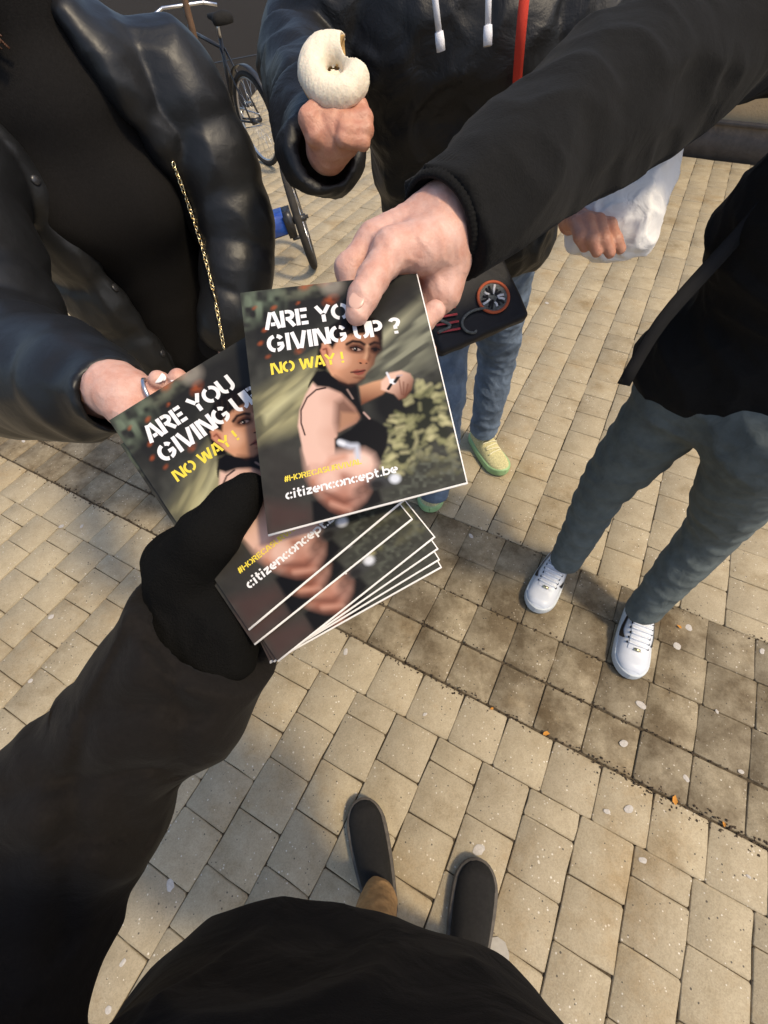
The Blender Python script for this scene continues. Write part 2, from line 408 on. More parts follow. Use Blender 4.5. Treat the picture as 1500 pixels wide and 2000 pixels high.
# ================================================================ SETTING
E1 = A3(math.cos(R(-30)), math.sin(R(-30)), 0); E2 = A3(math.cos(R(60)), math.sin(R(60)), 0)
ROTZ = R(-30)
def W(a, b, z=0.0): return E1 * a + E2 * b + A3(0, 0, z)
# far ground, one sheet to the horizon
me = mesh_np('ground', [(-150, -150, -.03), (150, -150, -.03), (150, 150, -.03), (-150, 150, -.03)], np.array([(0, 1, 2, 3)]))
tag(mobj('ground', me, M['asphalt_and_shade']), kind='structure')
# paved street: bed of joint sand with concrete pavers on it
bed = [W(-9, -5, -.011), W(9, -5, -.011), W(9, 6.02, -.011), W(-9, 6.02, -.011)]
bv, bf = [], []
nb = 60
for i in range(nb + 1):
    for j in range(nb + 1): bv.append(W(-9 + 18 * i / nb, -5 + 17.1 * j / nb, -.0072 + .0018 * math.sin(i * 2.3 + j * 1.7) ))
for i in range(nb):
    for j in range(nb): a = i * (nb + 1) + j; bf.append((a, a + nb + 1, a + nb + 2, a + 1))
pavement = mobj('pavement', mesh_np('pavement', bv, np.array(bf)), M['joint']); tag(pavement, kind='structure')

PITCH = .1505
def paver_geo(w, l, seed):
    """one concrete paver, worn arris, about 30 triangles, centred, top at z=0"""
    r = np.random.RandomState(seed); g = .0009 + r.uniform(0, .0009)
    b = .006
    V = []
    hw, hl = w / 2 - g, l / 2 - g
    je = r.normal(size=(12, 2)) * .0011
    def ring(hw, hl, z, cut):
        o = []
        for sx, sy, p in ((-1, -1, 0), (1, -1, 1), (1, 1, 2), (-1, 1, 3)):
            p1 = (sx * (hw - cut), sy * hl); p2 = (sx * hw, sy * (hl - cut)); o += [p1, p2] if sx * sy < 0 else [p2, p1]
            o.append(((0, -hl), (hw, 0), (0, hl), (-hw, 0))[p])
        # order: after each corner pair comes the middle of the next side
        q = [o[0], o[1], o[2], o[3], o[4], o[5], o[6], o[7], o[8], o[9], o[10], o[11]]
        return [(x + je[i, 0], y + je[i, 1], z + (r.normal() * .0004 if z > -.004 else 0)) for i, (x, y) in enumerate(q)]
    V += ring(hw, hl, -.022, .005); V += ring(hw, hl, -.0018, .0045); V += ring(hw - .0024, hl - .0024, 0, .0045)
    Q = [(k * 12 + j, k * 12 + (j + 1) % 12, k * 12 + 12 + (j + 1) % 12, k * 12 + 12 + j) for k in range(2) for j in range(12)]
    c = [24 + j for j in range(12)]
    Q += [(c[0], c[1], c[2], c[3]), (c[0], c[3], c[4], c[11]), (c[11], c[4], c[5], c[10]), (c[10], c[5], c[6], c[9]), (c[9], c[6], c[7], c[8])]
    return np.array(V), np.array(Q)
pv = []                                     # (e1, e2, width, length, gutter)
def fillcol(e0, b0, b1, first, up):
    """a column of pavers along E2 starting at b0 (downwards if not up)"""
    p = b0; l = first
    while (p < b1 if up else p > b1):
        q = p + l if up else p - l
        if up: q = min(q, b1) if b1 - q > .03 else b1
        pv.append((e0 + PITCH / 2, (p + q) / 2, PITCH, abs(q - p), 0)); p = q; l = PITCH * 1.0
for i in range(-46, 40):
    e0 = .747 + PITCH * i
    fillcol(e0, .290, -3.2, PITCH * (.5 if i % 2 else 1.0), False)
    e0 = -.29 + PITCH * i
    fillcol(e0, 1.098, 5.98 if e0 > -1.35 else 12.0, PITCH * (.5 if i % 2 else 1.0), True)
for i in range(-46, 40):
    pv.append((.40 + PITCH * i, .369, PITCH, .158, 0))
    for rw in range(4):
        pv.append((.33 + PITCH * 1.02 * i + (.0 if rw != 2 else .01), .448 + .1625 * (rw + .5), PITCH * 1.02, .1625 - (.010 if rw == 0 else 0), 1))
# how large each shows: the 300 largest in open view become parts of their own
OCC = [[(0, 0), (330, 0), (520, 420), (520, 560), (815, 530), (910, 945), (860, 1110), (500, 1305), (440, 1430), (70, 2000), (0, 2000), (0, 1430), (290, 1160), (380, 1040), (215, 830), (0, 800)],
       [(520, 0), (1500, 0), (1500, 130), (1290, 310), (1030, 430), (1020, 620), (860, 690), (745, 410), (700, 260), (590, 170)],
       [(1500, 370), (1200, 770), (1290, 740), (1170, 900), (1040, 1190), (1130, 1110), (1400, 890), (1370, 960), (1200, 1200), (1230, 1320), (1280, 1200), (1500, 1040)],
       [(300, 2000), (640, 1755), (860, 1790), (1070, 2000)]]
def inpoly(x, y, P_):
    c = False; j = len(P_) - 1
    for i in range(len(P_)):
        if (P_[i][1] > y) != (P_[j][1] > y) and x < (P_[j][0] - P_[i][0]) * (y - P_[i][1]) / (P_[j][1] - P_[i][1]) + P_[i][0]: c = not c
        j = i
    return c
sc_ = []
for n_, (a, b, w, l, gt) in enumerate(pv):
    p = W(a, b); x, y, d = proj(p); s = -1
    if d > .2 and -40 < x < 1540 and -40 < y < 2040 and not any(inpoly(x, y, o) for o in OCC): s = w * l / d ** 2 * (abs((CP - p)[2]) / np.linalg.norm(CP - p))
    sc_.append(s)
order = sorted(range(len(pv)), key=lambda i: -sc_[i]); single = set(order[:295])
mesh_cache = {}
SV, SF, ST, so_ = [], [], [], 0
GV, GF, GT, go_ = [], [], [], 0
for n_, (a, b, w, l, gt) in enumerate(pv):
    tz = RNG.normal(0, .0009) - (.0015 if gt and .45 < b < .6 else 0); tx, ty = RNG.normal(0, .0045), RNG.normal(0, .0045); rz = RNG.normal(0, .006)
    if n_ in single:
        key = (round(w, 3), round(l, 3), n_ % 5, gt)
        if key not in mesh_cache:
            v, q = paver_geo(w, l, n_); mm = mesh_np('paving_stone', v, q, False); mm.materials.append(M['paver_gutter' if gt else 'paver'])
            mm.attributes.new('tint', 'FLOAT', 'POINT')
            mesh_cache[key] = mm
        o = bpy.data.objects.new('paving_stone', mesh_cache[key]); COL.objects.link(o); o.parent = pavement
        o.location = W(a, b, tz); o.rotation_euler = (tx, ty, ROTZ + rz)
    else:
        v, q = paver_geo(w, l, n_ % 23)
        c_, s_ = math.cos(ROTZ + rz), math.sin(ROTZ + rz)
        z = v[:, 2] + tz - v[:, 0] * ty + v[:, 1] * tx; x = v[:, 0] * c_ - v[:, 1] * s_; y = v[:, 0] * s_ + v[:, 1] * c_; p = W(a, b)
        vv = np.stack([x + p[0], y + p[1], z], 1)
        if gt: GV.append(vv); GF.append(q + go_); go_ += len(v); GT.append(np.full(len(v), RNG.rand()))
        else: SV.append(vv); SF.append(q + so_); so_ += len(v); ST.append(np.full(len(v), RNG.rand()))
for nm, V_, F_, T_, mt in (('paving_field', SV, SF, ST, 'paver'), ('gutter_paving_field', GV, GF, GT, 'paver_gutter')):
    mm = mesh_np(nm, np.vstack(V_), np.vstack(F_), False); at = mm.attributes.new('tint', 'FLOAT', 'POINT'); at.data.foreach_set('value', np.concatenate(T_).astype(np.float32))
    o = mobj(nm, mm, M[mt], pavement); tag(o, kind='stuff')
# ground in shadow on the far left, its shade painted as a dark sheet
def shade_edge_x(y): return -1.62 + .09 * (y - 6.6)
rp = [(shade_edge_x(3.2), 3.2), (shade_edge_x(40), 40), (-30, 40), (-30, 3.2)]
me = mesh_np('ground_shade', [(x, y, .006) for x, y in rp], np.array([(0, 1, 2, 3)]))
tag(mobj('ground_shade', me, M['asphalt_and_shade']), kind='structure')
s0, s1 = P(410, 126), P(553, 98); sdv = nrm(s1 - s0); sn = np.cross(sdv, A3(0, 0, 1))
me = mesh_np('ground_seam', [s0 - sdv * 2 + sn * .03 + A3(0, 0, .011), s1 + sn * .03 + A3(0, 0, .011), s1 - sn * .03 + A3(0, 0, .011), s0 - sdv * 2 - sn * .03 + A3(0, 0, .011)], np.array([(0, 1, 2, 3)]))
o = mobj('ground_seam', me, mat('tar_seam', (.008, .007, .006), .6)); tag(o, kind='structure')

# chewing gum, pebbles and dry leaves on the paving
gum_px = [(935, 1660, 11), (675, 1273, 6), (1252, 1377, 9), (1218, 1452, 8), (1322, 1262, 8), (1345, 1226, 7), (1340, 1520, 6), (1447, 1507, 5), (1488, 1272, 6), (333, 1728, 10), (313, 1921, 11), (212, 1972, 7), (120, 1028, 5),
          (160, 1028, 4), (46, 862, 4), (1228, 1580, 9), (975, 1868, 26), (1155, 440, 5), (1068, 592, 4), (1255, 1680, 7), (240, 1880, 6), (920, 1047, 5), (1185, 1585, 6), (100, 1205, 6), (60, 1330, 5), (1400, 1390, 4), (1462, 1712, 4), (830, 1395, 4)]
def blob_geo(r, h, seed, n=11):
    q = np.random.RandomState(seed); V = []; F = []; T = []
    rr = r * (1 + .16 * np.array([math.sin(2 * 6.283 * j / n + q.rand() * .5 + seed) + .4 * q.normal() for j in range(n)]))
    for k, (s, z) in enumerate(((1, 0), (.86, .7 * h), (.45, h))):
        for j in range(n): a = 6.283 * j / n; V.append((rr[j] * s * math.cos(a) * 1.15, rr[j] * s * math.sin(a) * .9, z))
    V.append((0, 0, h * 1.02))
    for k in range(2):
        for j in range(n): F.append((k * n + j, k * n + (j + 1) % n, (k + 1) * n + (j + 1) % n, (k + 1) * n + j))
    for j in range(n): T.append((2 * n + j, 2 * n + (j + 1) % n, 3 * n))
    return V, [np.array(F), np.array(T)]
grey_gum = mat('flattened_grey_gum', (.36, .33, .28), .7, noise=(60, .8))
for i, (x, y, r) in enumerate(gum_px):
    p = P(x, y); d = proj(p)[2]
    v, f = blob_geo(r * d / CAM_F * .9, .0007, i)
    o = mobj('gum_spot', mesh_np('gum_spot', v, f), grey_gum if r > 20 else M['gum'], pavement); o.location = (p[0], p[1], .0012); o.rotation_euler = (0, 0, i * 1.3)
leaf_px = [(1066, 1433, 7), (1316, 1562, 9), (1325, 1225, 5), (960, 1385, 4), (1412, 1610, 5)]
for i, (x, y, r) in enumerate(leaf_px):
    p = P(x, y); d = proj(p)[2]; s = r * d / CAM_F
    V = [(-s, -.3 * s, .002), (-.2 * s, -.6 * s, .005), (s, -.1 * s, .002), (.3 * s, .55 * s, .006), (-.6 * s, .4 * s, .003), (0, 0, .001)]
    T = np.array([(5, 0, 1), (5, 1, 2), (5, 2, 3), (5, 3, 4), (5, 4, 0)])
    o = mobj('leaf_scrap', mesh_np('leaf_scrap', V, T, False), M['leaf'], pavement); o.location = (p[0], p[1], .003); o.rotation_euler = (0, 0, i * 1.1)
# crumbs of soil caught in the joints
cr_V, cr_F, co_ = [], [], 0
def crumb(p, s):
    global co_
    v, f = boxvf((p[0], p[1], p[2]), (s, s * RNG.uniform(.5, 1), s * .5), frame_rot(A3(*RNG.normal(size=3) * .3 + A3(0, 0, 1)), RNG.normal(size=3)))
    cr_V.append(v); cr_F.append(f[0] + co_); co_ += 8
for i in range(5200):
    e = RNG.uniform(-2.6, 2.2); ln, wd = ((.448, .006), (.448, .009), (.452, .005), (1.098, .006), (.61, .004), (.773, .004))[RNG.randint(6)]
    clump = .5 + .5 * math.sin(e * 5.1 + ln * 9) * math.sin(e * 1.9)
    if RNG.rand() < clump: crumb(W(e, ln + RNG.normal() * wd * (1 + clump), -.0015 + RNG.rand() * .003), RNG.uniform(.0008, .0032))
o = mobj('joint_soil', mesh_np('joint_soil', np.vstack(cr_V), np.vstack(cr_F), False), mat('dark_soil', (.075, .050, .028), .95, noise=(90, .4)), pavement); tag(o, kind='stuff')

# building on the right, behind: cream wall on a grey plinth, brick pier at its left end
WB = 6.0
bld = empty('building', W(1.6, WB), 'cream plastered building with dark plinth and tan brick corner beyond the paving', 'building')
def wallbox(name, a0, a1, z0, z1, b0, b1, mt):
    v, f = boxvf(W((a0 + a1) / 2, (b0 + b1) / 2, (z0 + z1) / 2), ((a1 - a0) / 2, (b1 - b0) / 2, (z1 - z0) / 2), np.stack([E1, E2, A3(0, 0, 1)], 1))
    o = mobj(name, mesh_np(name, v, f, False), M[mt], bld); return o
A_L = -1.23; A_M = -.50
wallbox('wall', A_M, 7, .0, 5.5, WB + .06, WB + .5, 'plaster')
wallbox('plinth', A_M + .01, 7, -.02, .24, WB + .02, WB + .2, 'plinth')
wallbox('plinth_ledge', A_M + .01, 7, .245, .275, WB + .0, WB + .21, 'plinth')
wallbox('mortar_bed', A_L, A_M - .002, -.02, 5.5, WB + .07, WB + .5, 'mortar')
bm_ = {}
for mt in ('brick_a', 'brick_b'):
    v, f = boxvf((0, 0, 0), (.104, .03, .0315)); bm_[mt] = mesh_np('brick', v, f, False); bm_[mt].materials.append(M[mt])
    v, f = boxvf((0, 0, 0), (.050, .03, .0315)); bm_[mt + 'h'] = mesh_np('brick', v, f, False); bm_[mt + 'h'].materials.append(M[mt])
nbk = 0
for rw in range(30):
    z = .35 + rw * .075; a = A_L + (.0 if rw % 2 else 0); first = rw % 2
    x = A_L
    while x < A_M - .06 and nbk < 290:
        half = first; wdt = .11 if half else .22; first = 0
        if x + wdt > A_M: break
        key = ('brick_a' if RNG.rand() < .45 else 'brick_b') + ('h' if half else '')
        o = bpy.data.objects.new('brick', bm_[key]); COL.objects.link(o); o.parent = bld; o.matrix_parent_inverse = Matrix.Translation(bld.location).inverted()
        o.location = W(x + wdt / 2, WB + .09 + RNG.normal() * .002, z); o.rotation_euler = (0, 0, ROTZ); x += wdt; nbk += 1

# ================================================================ MAGAZINES
MW, MH, MT = .148, .198, .0024
# ---- printed cover: colours on a fine grid, laid out in the cover's own units (drawing units 1500 x 1826)
def homog(s, d):
    A = []
    for (x, y), (u, v) in zip(s, d): A += [[x, y, 1, 0, 0, 0, -u * x, -u * y, -u], [0, 0, 0, x, y, 1, -v * x, -v * y, -v]]
    return np.linalg.svd(np.array(A, float))[2][-1].reshape(3, 3)
HM = homog([(0, 0), (1, 0), (1, 1), (0, 1)], [(30, 235), (1150, 110), (1470, 1440), (205, 1775)])
def lin(c): c = np.asarray(c, float) / 255; return np.where(c < .04045, c / 12.92, ((c + .055) / 1.055) ** 2.4)
def cover_colors(nu, nv):
    u, v = np.meshgrid(np.linspace(0, 1, nu), np.linspace(0, 1, nv)); u = u.ravel(); v = v.ravel()
    q = HM @ np.stack([u, v, np.ones_like(u)]); X, Y = q[0] / q[2], q[1] / q[2]
    def vn(sx, sy, seed, ang=0):                 # value noise
        c, s = math.cos(ang), math.sin(ang); a = (X * c + Y * s) / sx; b = (-X * s + Y * c) / sy
        i, j = np.floor(a).astype(int), np.floor(b).astype(int); fa, fb = a - i, b - j; fa = fa * fa * (3 - 2 * fa); fb = fb * fb * (3 - 2 * fb)
        T = np.random.RandomState(seed).rand(64, 64); g = lambda p, r: T[p % 64, r % 64]
        return g(i, j) * (1 - fa) * (1 - fb) + g(i + 1, j) * fa * (1 - fb) + g(i, j + 1) * (1 - fa) * fb + g(i + 1, j + 1) * fa * fb
    def poly(pts, soft):
        P_ = np.array(pts, float); ins = np.zeros(len(X), bool); dm = np.full(len(X), 1e9)
        for k in range(len(P_)):
            a, b = P_[k], P_[(k + 1) % len(P_)]
            cond = ((a[1] > Y) != (b[1] > Y)); 
            if a[1] != b[1]: ins ^= cond & (X < (b[0] - a[0]) * (Y - a[1]) / (b[1] - a[1]) + a[0])
            e = b - a; t = np.clip(((X - a[0]) * e[0] + (Y - a[1]) * e[1]) / (e @ e + 1e-9), 0, 1)
            dm = np.minimum(dm, np.hypot(X - a[0] - t * e[0], Y - a[1] - t * e[1]))
        sd = np.where(ins, -dm, dm); return np.clip(.5 - sd / soft / 2, 0, 1)
    def ell(cx, cy, rx, ry, ang=0, soft=.3):
        c, s = math.cos(ang), math.sin(ang); a = ((X - cx) * c + (Y - cy) * s) / rx; b = (-(X - cx) * s + (Y - cy) * c) / ry
        return np.clip((1 - np.hypot(a, b)) / soft + .5, 0, 1)
    def line(pts, w, soft=3):
        dm = np.full(len(X), 1e9)
        for a, b in zip(pts[:-1], pts[1:]):
            a = np.array(a, float); b = np.array(b, float); e = b - a; t = np.clip(((X - a[0]) * e[0] + (Y - a[1]) * e[1]) / (e @ e + 1e-9), 0, 1)
            dm = np.minimum(dm, np.hypot(X - a[0] - t * e[0], Y - a[1] - t * e[1]))
        return np.clip(.5 - (dm - w) / soft / 2, 0, 1)
    C_ = np.zeros((len(X), 3))
    def over(mask, col, op=1.0):
        nonlocal C_
        col = lin(col) if not (isinstance(col, np.ndarray) and col.ndim == 2) else col
        k = (mask * op)[:, None]; C_ = C_ * (1 - k) + col * k
    def skin(mask, l=(226, 188, 172), d=(150, 100, 78), shade=None):
        sh = np.clip(shade, 0, 1)[:, None]; over(mask, lin(l) * (1 - sh) + lin(d) * sh)
    n1 = vn(90, 70, 1); n2 = vn(40, 34, 2); n3 = vn(150, 26, 3, -.62); n4 = vn(24, 20, 4)
    base = np.clip(.25 + .5 * n1 + .25 * n2, 0, 1)[:, None]
    C_ = lin((26, 26, 25)) * (1 - base) + lin((86, 86, 80)) * base
    # blurred path and grass streaks rising to the right
    st = np.clip((n3 - .35) * 2.2, 0, 1)
    over(poly([(120, 900), (560, 640), (700, 600), (420, 1080), (150, 1180)], 70) * (.45 + .55 * st), (176, 170, 132))
    over(poly([(850, 560), (1000, 420), (1200, 250), (1300, 420), (1330, 620), (900, 900), (830, 760)], 70) * (.2 + .8 * st), (150, 150, 130))
    over(poly([(940, 500), (1180, 260), (1210, 300), (960, 560)], 30) * .8, (188, 186, 158))
    over(poly([(180, 1000), (520, 760), (520, 800), (200, 1060)], 26) * .8, (205, 200, 160))
    over(poly([(40, 240), (1150, 110), (1210, 300), (950, 420), (560, 430), (300, 620), (120, 700)], 70), (44, 43, 42), .82)
    over(poly([(40, 240), (330, 200), (300, 330), (110, 420), (70, 430)], 60) * np.clip(n2 * 1.7 - .2, 0, 1), (128, 140, 120), .9)
    over(ell(480, 200, 190, 60, -.2, .8) * np.clip(n2 * 1.6 - .2, 0, 1), (120, 122, 104), .8)
    for x, y, r_ in ((600, 150, 34), (630, 280, 30), (470, 190, 26), (200, 470, 14), (170, 555, 14), (220, 640, 13), (430, 600, 20), (520, 160, 20), (260, 330, 14), (690, 130, 16), (130, 330, 12), (420, 300, 10)):
        over(ell(x, y, r_ * 1.5, r_ * .9, -.5, 1.2) * np.clip(.35 + n4, 0, 1), (190, 100, 58), .6)
    over(ell(640, 190, 70, 60, 0, .9), (186, 176, 164), .5)
    over(ell(1060, 960, 190, 140, .3, .7), (22, 22, 24), .95)
    # leafy bush on the right
    bush = poly([(1010, 1060), (1130, 980), (1220, 860), (1300, 800), (1350, 1000), (1400, 1240), (1290, 1180), (1120, 1380), (950, 1340), (1000, 1200)], 40)
    over(bush, (42, 46, 34), .85)
    rb = np.random.RandomState(5)
    for _ in range(380):
        x, y = rb.uniform(950, 1410), rb.uniform(800, 1400); 
        if not (x + y * .55 > 1560 and x < 1300 + (y - 800) * .2): continue
        if math.sin(x * .026 + 1.7 * math.sin(y * .013)) * math.sin(y * .031 + x * .008) < rb.uniform(-.6, .3): continue
        a = rb.uniform(-1.3, .1) + .5 * math.sin(x * .02); l_ = rb.uniform(14, 46); t_ = rb.uniform(-.5, .9) ** 1
        over(line([(x, y), (x + l_ * math.cos(a), y + l_ * math.sin(a))], rb.uniform(4, 11), 15), (166 + 60 * t_, 164 + 54 * t_, 122 + 50 * t_), .72)
    over(poly([(1180, 1250), (1420, 1260), (1470, 1440), (1000, 1570), (960, 1480), (1120, 1400)], 60), (62, 64, 58), .85)
    over(poly([(1180, 1250), (1420, 1260), (1470, 1440), (1000, 1570)], 60) * np.clip(n4 * 1.6 - .6, 0, 1), (120, 124, 112), .6)
    over(poly([(160, 1180), (470, 1250), (520, 1500), (520, 1690), (205, 1775)], 90), (66, 63, 60), .8)
    over(poly([(190, 1560), (500, 1600), (520, 1690), (205, 1775)], 50), (92, 68, 64), .6)
    # --- the woman: hair and scarf behind
    hair = poly([(545, 640), (560, 540), (610, 460), (700, 400), (810, 375), (905, 395), (955, 460), (950, 600), (900, 560), (760, 500), (650, 520), (640, 660), (600, 730), (545, 720)], 10)
    over(hair, (26, 21, 20))
    # back and near shoulder, upper arm
    sh = np.clip((X - 560) / 260 + .25 * (n1 - .5), 0, 1) * .8
    skin(poly([(520, 800), (560, 800), (660, 830), (760, 900), (830, 1010), (800, 1060), (680, 1120), (660, 1260), (480, 1330), (455, 1250), (418, 1080), (430, 980), (470, 880)], 8), (232, 196, 180), (176, 124, 98), sh)
    over(poly([(665, 930), (720, 900), (830, 1010), (790, 1060), (680, 1120), (660, 1060)], 26), (96, 62, 48), .75)
    over(poly([(700, 990), (820, 1000), (790, 1050), (690, 1110)], 14), (196, 150, 120), .7)
    over(line([(600, 838), (540, 850), (480, 900), (440, 980), (440, 1060), (465, 1135)], 5, 3), (52, 26, 28))
    # black dress
    over(poly([(660, 1160), (760, 1100), (850, 1020), (930, 1050), (985, 1090), (998, 1150), (985, 1220), (955, 1290), (920, 1330), (700, 1300), (664, 1250)], 9), (15, 14, 17))
    over(poly([(510, 1560), (700, 1500), (940, 1480), (965, 1560), (900, 1590), (520, 1695)], 14), (14, 13, 16))
    # neck scarf
    over(poly([(505, 790), (540, 730), (600, 720), (690, 790), (800, 815), (815, 900), (850, 1010), (880, 1040), (840, 1050), (790, 960), (700, 870), (620, 838), (545, 830)], 12), (20, 18, 20))
    over(line([(740, 850), (775, 905)], 6, 4), (150, 128, 120)); over(line([(845, 995), (880, 1032)], 6, 4), (190, 160, 150))
    for k in range(9): over(line([(500 + k * 7, 800 - k * 9), (488 + k * 3, 835 - k * 5)], 3, 3), (30, 25, 24), .8)
    # far forearm and fist
    skin(poly([(815, 830), (900, 800), (985, 780), (1010, 830), (960, 880), (830, 945)], 8), (214, 166, 132), (128, 82, 60), (Y - 800) / 130)
    skin(poly([(950, 800), (1000, 745), (1070, 730), (1125, 750), (1146, 790), (1135, 850), (1100, 905), (1060, 915), (1030, 880), (1000, 870), (950, 850)], 7), (232, 194, 174), (120, 76, 58), (X - 1010) / 170 + (Y - 800) / 200)
    for k in range(3): over(line([(1060 + k * 26, 790 + k * 14), (1075 + k * 12, 880 + k * 4)], 4, 5), (112, 66, 52), .7)
    over(line([(985, 745), (1005, 790), (1020, 800)], 7, 3), (226, 226, 232)); over(ell(1022, 800, 22, 18, 0, .4), (240, 240, 244)); over(line([(1010, 820), (995, 845)], 9, 3), (30, 26, 28))
    over(line([(1035, 800), (1055, 770)], 10, 4), (36, 28, 28)); over(line([(1045, 765), (1075, 760)], 5, 4), (190, 170, 170))
    # face
    fs = np.clip((X - 700) / 300 + np.maximum(0, (Y - 700) / 300), 0, 1) * .85 + .12 * (n1 - .5)
    skin(poly([(575, 560), (640, 530), (700, 480), (800, 470), (890, 470), (930, 520), (938, 590), (915, 640), (905, 690), (880, 720), (860, 745), (845, 775), (800, 808), (745, 815), (690, 795), (640, 760), (605, 700), (585, 640)], 7), (216, 164, 132), (92, 54, 39), fs * 1.15)
    over(poly([(565, 600), (580, 570), (610, 568), (630, 600), (622, 650), (600, 668), (578, 640)], 6), (206, 146, 120)); over(line([(585, 595), (605, 590), (612, 625)], 5, 5), (130, 72, 56))
    over(poly([(680, 420), (830, 395), (935, 440), (950, 530), (915, 505), (860, 492), (760, 500), (680, 530), (645, 590), (618, 560)], 9), (30, 23, 21))
    for k in range(7): over(line([(650 + 38 * k, 535 - 8 * min(k, 4)), (700 + 34 * k, 410 + 3 * k)], 2.5, 3), (70, 56, 48), .6)
    over(line([(735, 562), (772, 543), (818, 548), (846, 566)], 9, 6), (46, 28, 22)); over(line([(878, 566), (906, 552), (936, 558)], 9, 6), (40, 25, 20))
    over(ell(795, 588, 58, 30, .1, .7), (78, 42, 32), .9); over(ell(912, 594, 34, 28, 0, .7), (62, 35, 27), .9); over(poly([(930, 480), (945, 540), (938, 640), (905, 700), (880, 730), (890, 640), (900, 560)], 26), (70, 42, 32), .55)
    over(ell(796, 595, 27, 9, .08, .4), (176, 150, 138)); over(ell(790, 594, 13, 13, 0, .4), (22, 14, 12)); over(line([(758, 585), (795, 578), (832, 596)], 4, 3), (24, 14, 12)); over(ell(786, 590, 3, 3), (240, 236, 230))
    over(ell(912, 598, 13, 10, 0, .5), (26, 16, 14)); over(line([(890, 592), (915, 586), (938, 598)], 4, 3), (24, 14, 12))
    over(line([(862, 575), (862, 620), (850, 655)], 9, 12), (240, 196, 160), .5); over(line([(872, 590), (876, 640), (868, 665)], 8, 10), (92, 52, 36), .6)
    over(ell(835, 672, 30, 16, .1, .7), (190, 128, 96), .7); over(ell(822, 682, 9, 5, .2, .5), (64, 32, 24)); over(ell(858, 684, 7, 4, -.2, .5), (64, 32, 24))
    over(poly([(768, 735), (800, 722), (822, 726), (845, 720), (850, 732), (838, 752), (810, 760), (785, 750)], 5), (150, 84, 72)); over(line([(762, 740), (808, 738), (850, 728)], 4, 4), (60, 28, 24))
    over(ell(812, 775, 36, 8, .1, .8), (118, 70, 50), .5); over(poly([(660, 760), (745, 812), (800, 806), (845, 776), (830, 806), (760, 830), (690, 806)], 14), (74, 44, 34), .6)
    over(ell(690, 660, 60, 50, 0, .9), (242, 200, 174), .45)
    # near fist, out of focus
    f2 = np.clip((Y - 1300) / 330 + .5 * (n1 - .5), 0, 1)
    skin(poly([(455, 1230), (560, 1240), (660, 1240), (760, 1230), (850, 1228), (905, 1260), (932, 1320), (915, 1380), (870, 1430), (880, 1490), (850, 1545), (790, 1600), (720, 1635), (640, 1600), (570, 1540), (520, 1480), (480, 1400)], 34), (234, 196, 180), (170, 112, 92), f2)
    over(line([(520, 1430), (640, 1300), (720, 1275)], 14, 26), (196, 130, 96), .6); over(line([(720, 1400), (860, 1440)], 12, 26), (140, 82, 66), .6)
    over(line([(600, 1500), (720, 1560), (820, 1530)], 14, 26), (96, 56, 46), .75); over(line([(640, 1570), (760, 1610)], 10, 20), (226, 180, 160), .6)
    over(ell(620, 1420, 70, 60, .3, .9), (242, 208, 194), .6); over(ell(830, 1290, 60, 40, .2, .9), (246, 216, 200), .6); over(ell(840, 1480, 60, 36, -.4, .9), (66, 40, 34), .6)
    over(line([(700, 1185), (760, 1205), (800, 1205), (810, 1280)], 17, 16), (206, 210, 222)); over(line([(690, 1180), (715, 1190)], 12, 12), (236, 238, 244))
    over(line([(900, 1430), (1000, 1420)], 22, 40), (70, 72, 80), .7); over(ell(1042, 1412, 34, 30, 0, .8), (224, 228, 236)); over(ell(930, 1450, 40, 26, 0, .9), (30, 28, 30), .8)
    return np.clip(C_ ** 1.12 * .74, 0, 1)
def cover_mat():
    m = bpy.data.materials.new('glossy_cover_print'); m.use_nodes = True; t = m.node_tree; b = t.nodes['Principled BSDF']
    a = t.nodes.new('ShaderNodeAttribute'); a.attribute_name = 'print'; t.links.new(a.outputs['Color'], b.inputs['Base Color'])
    b.inputs['Roughness'].default_value = .42; b.inputs['Specular IOR Level'].default_value = .12; b.inputs['Coat Weight'].default_value = .05; b.inputs['Coat Roughness'].default_value = .18
    return m
M['cover'] = cover_mat(); M['cover_back'] = mat('dark_back_cover', (.03, .03, .03), .4)
_cc = {}
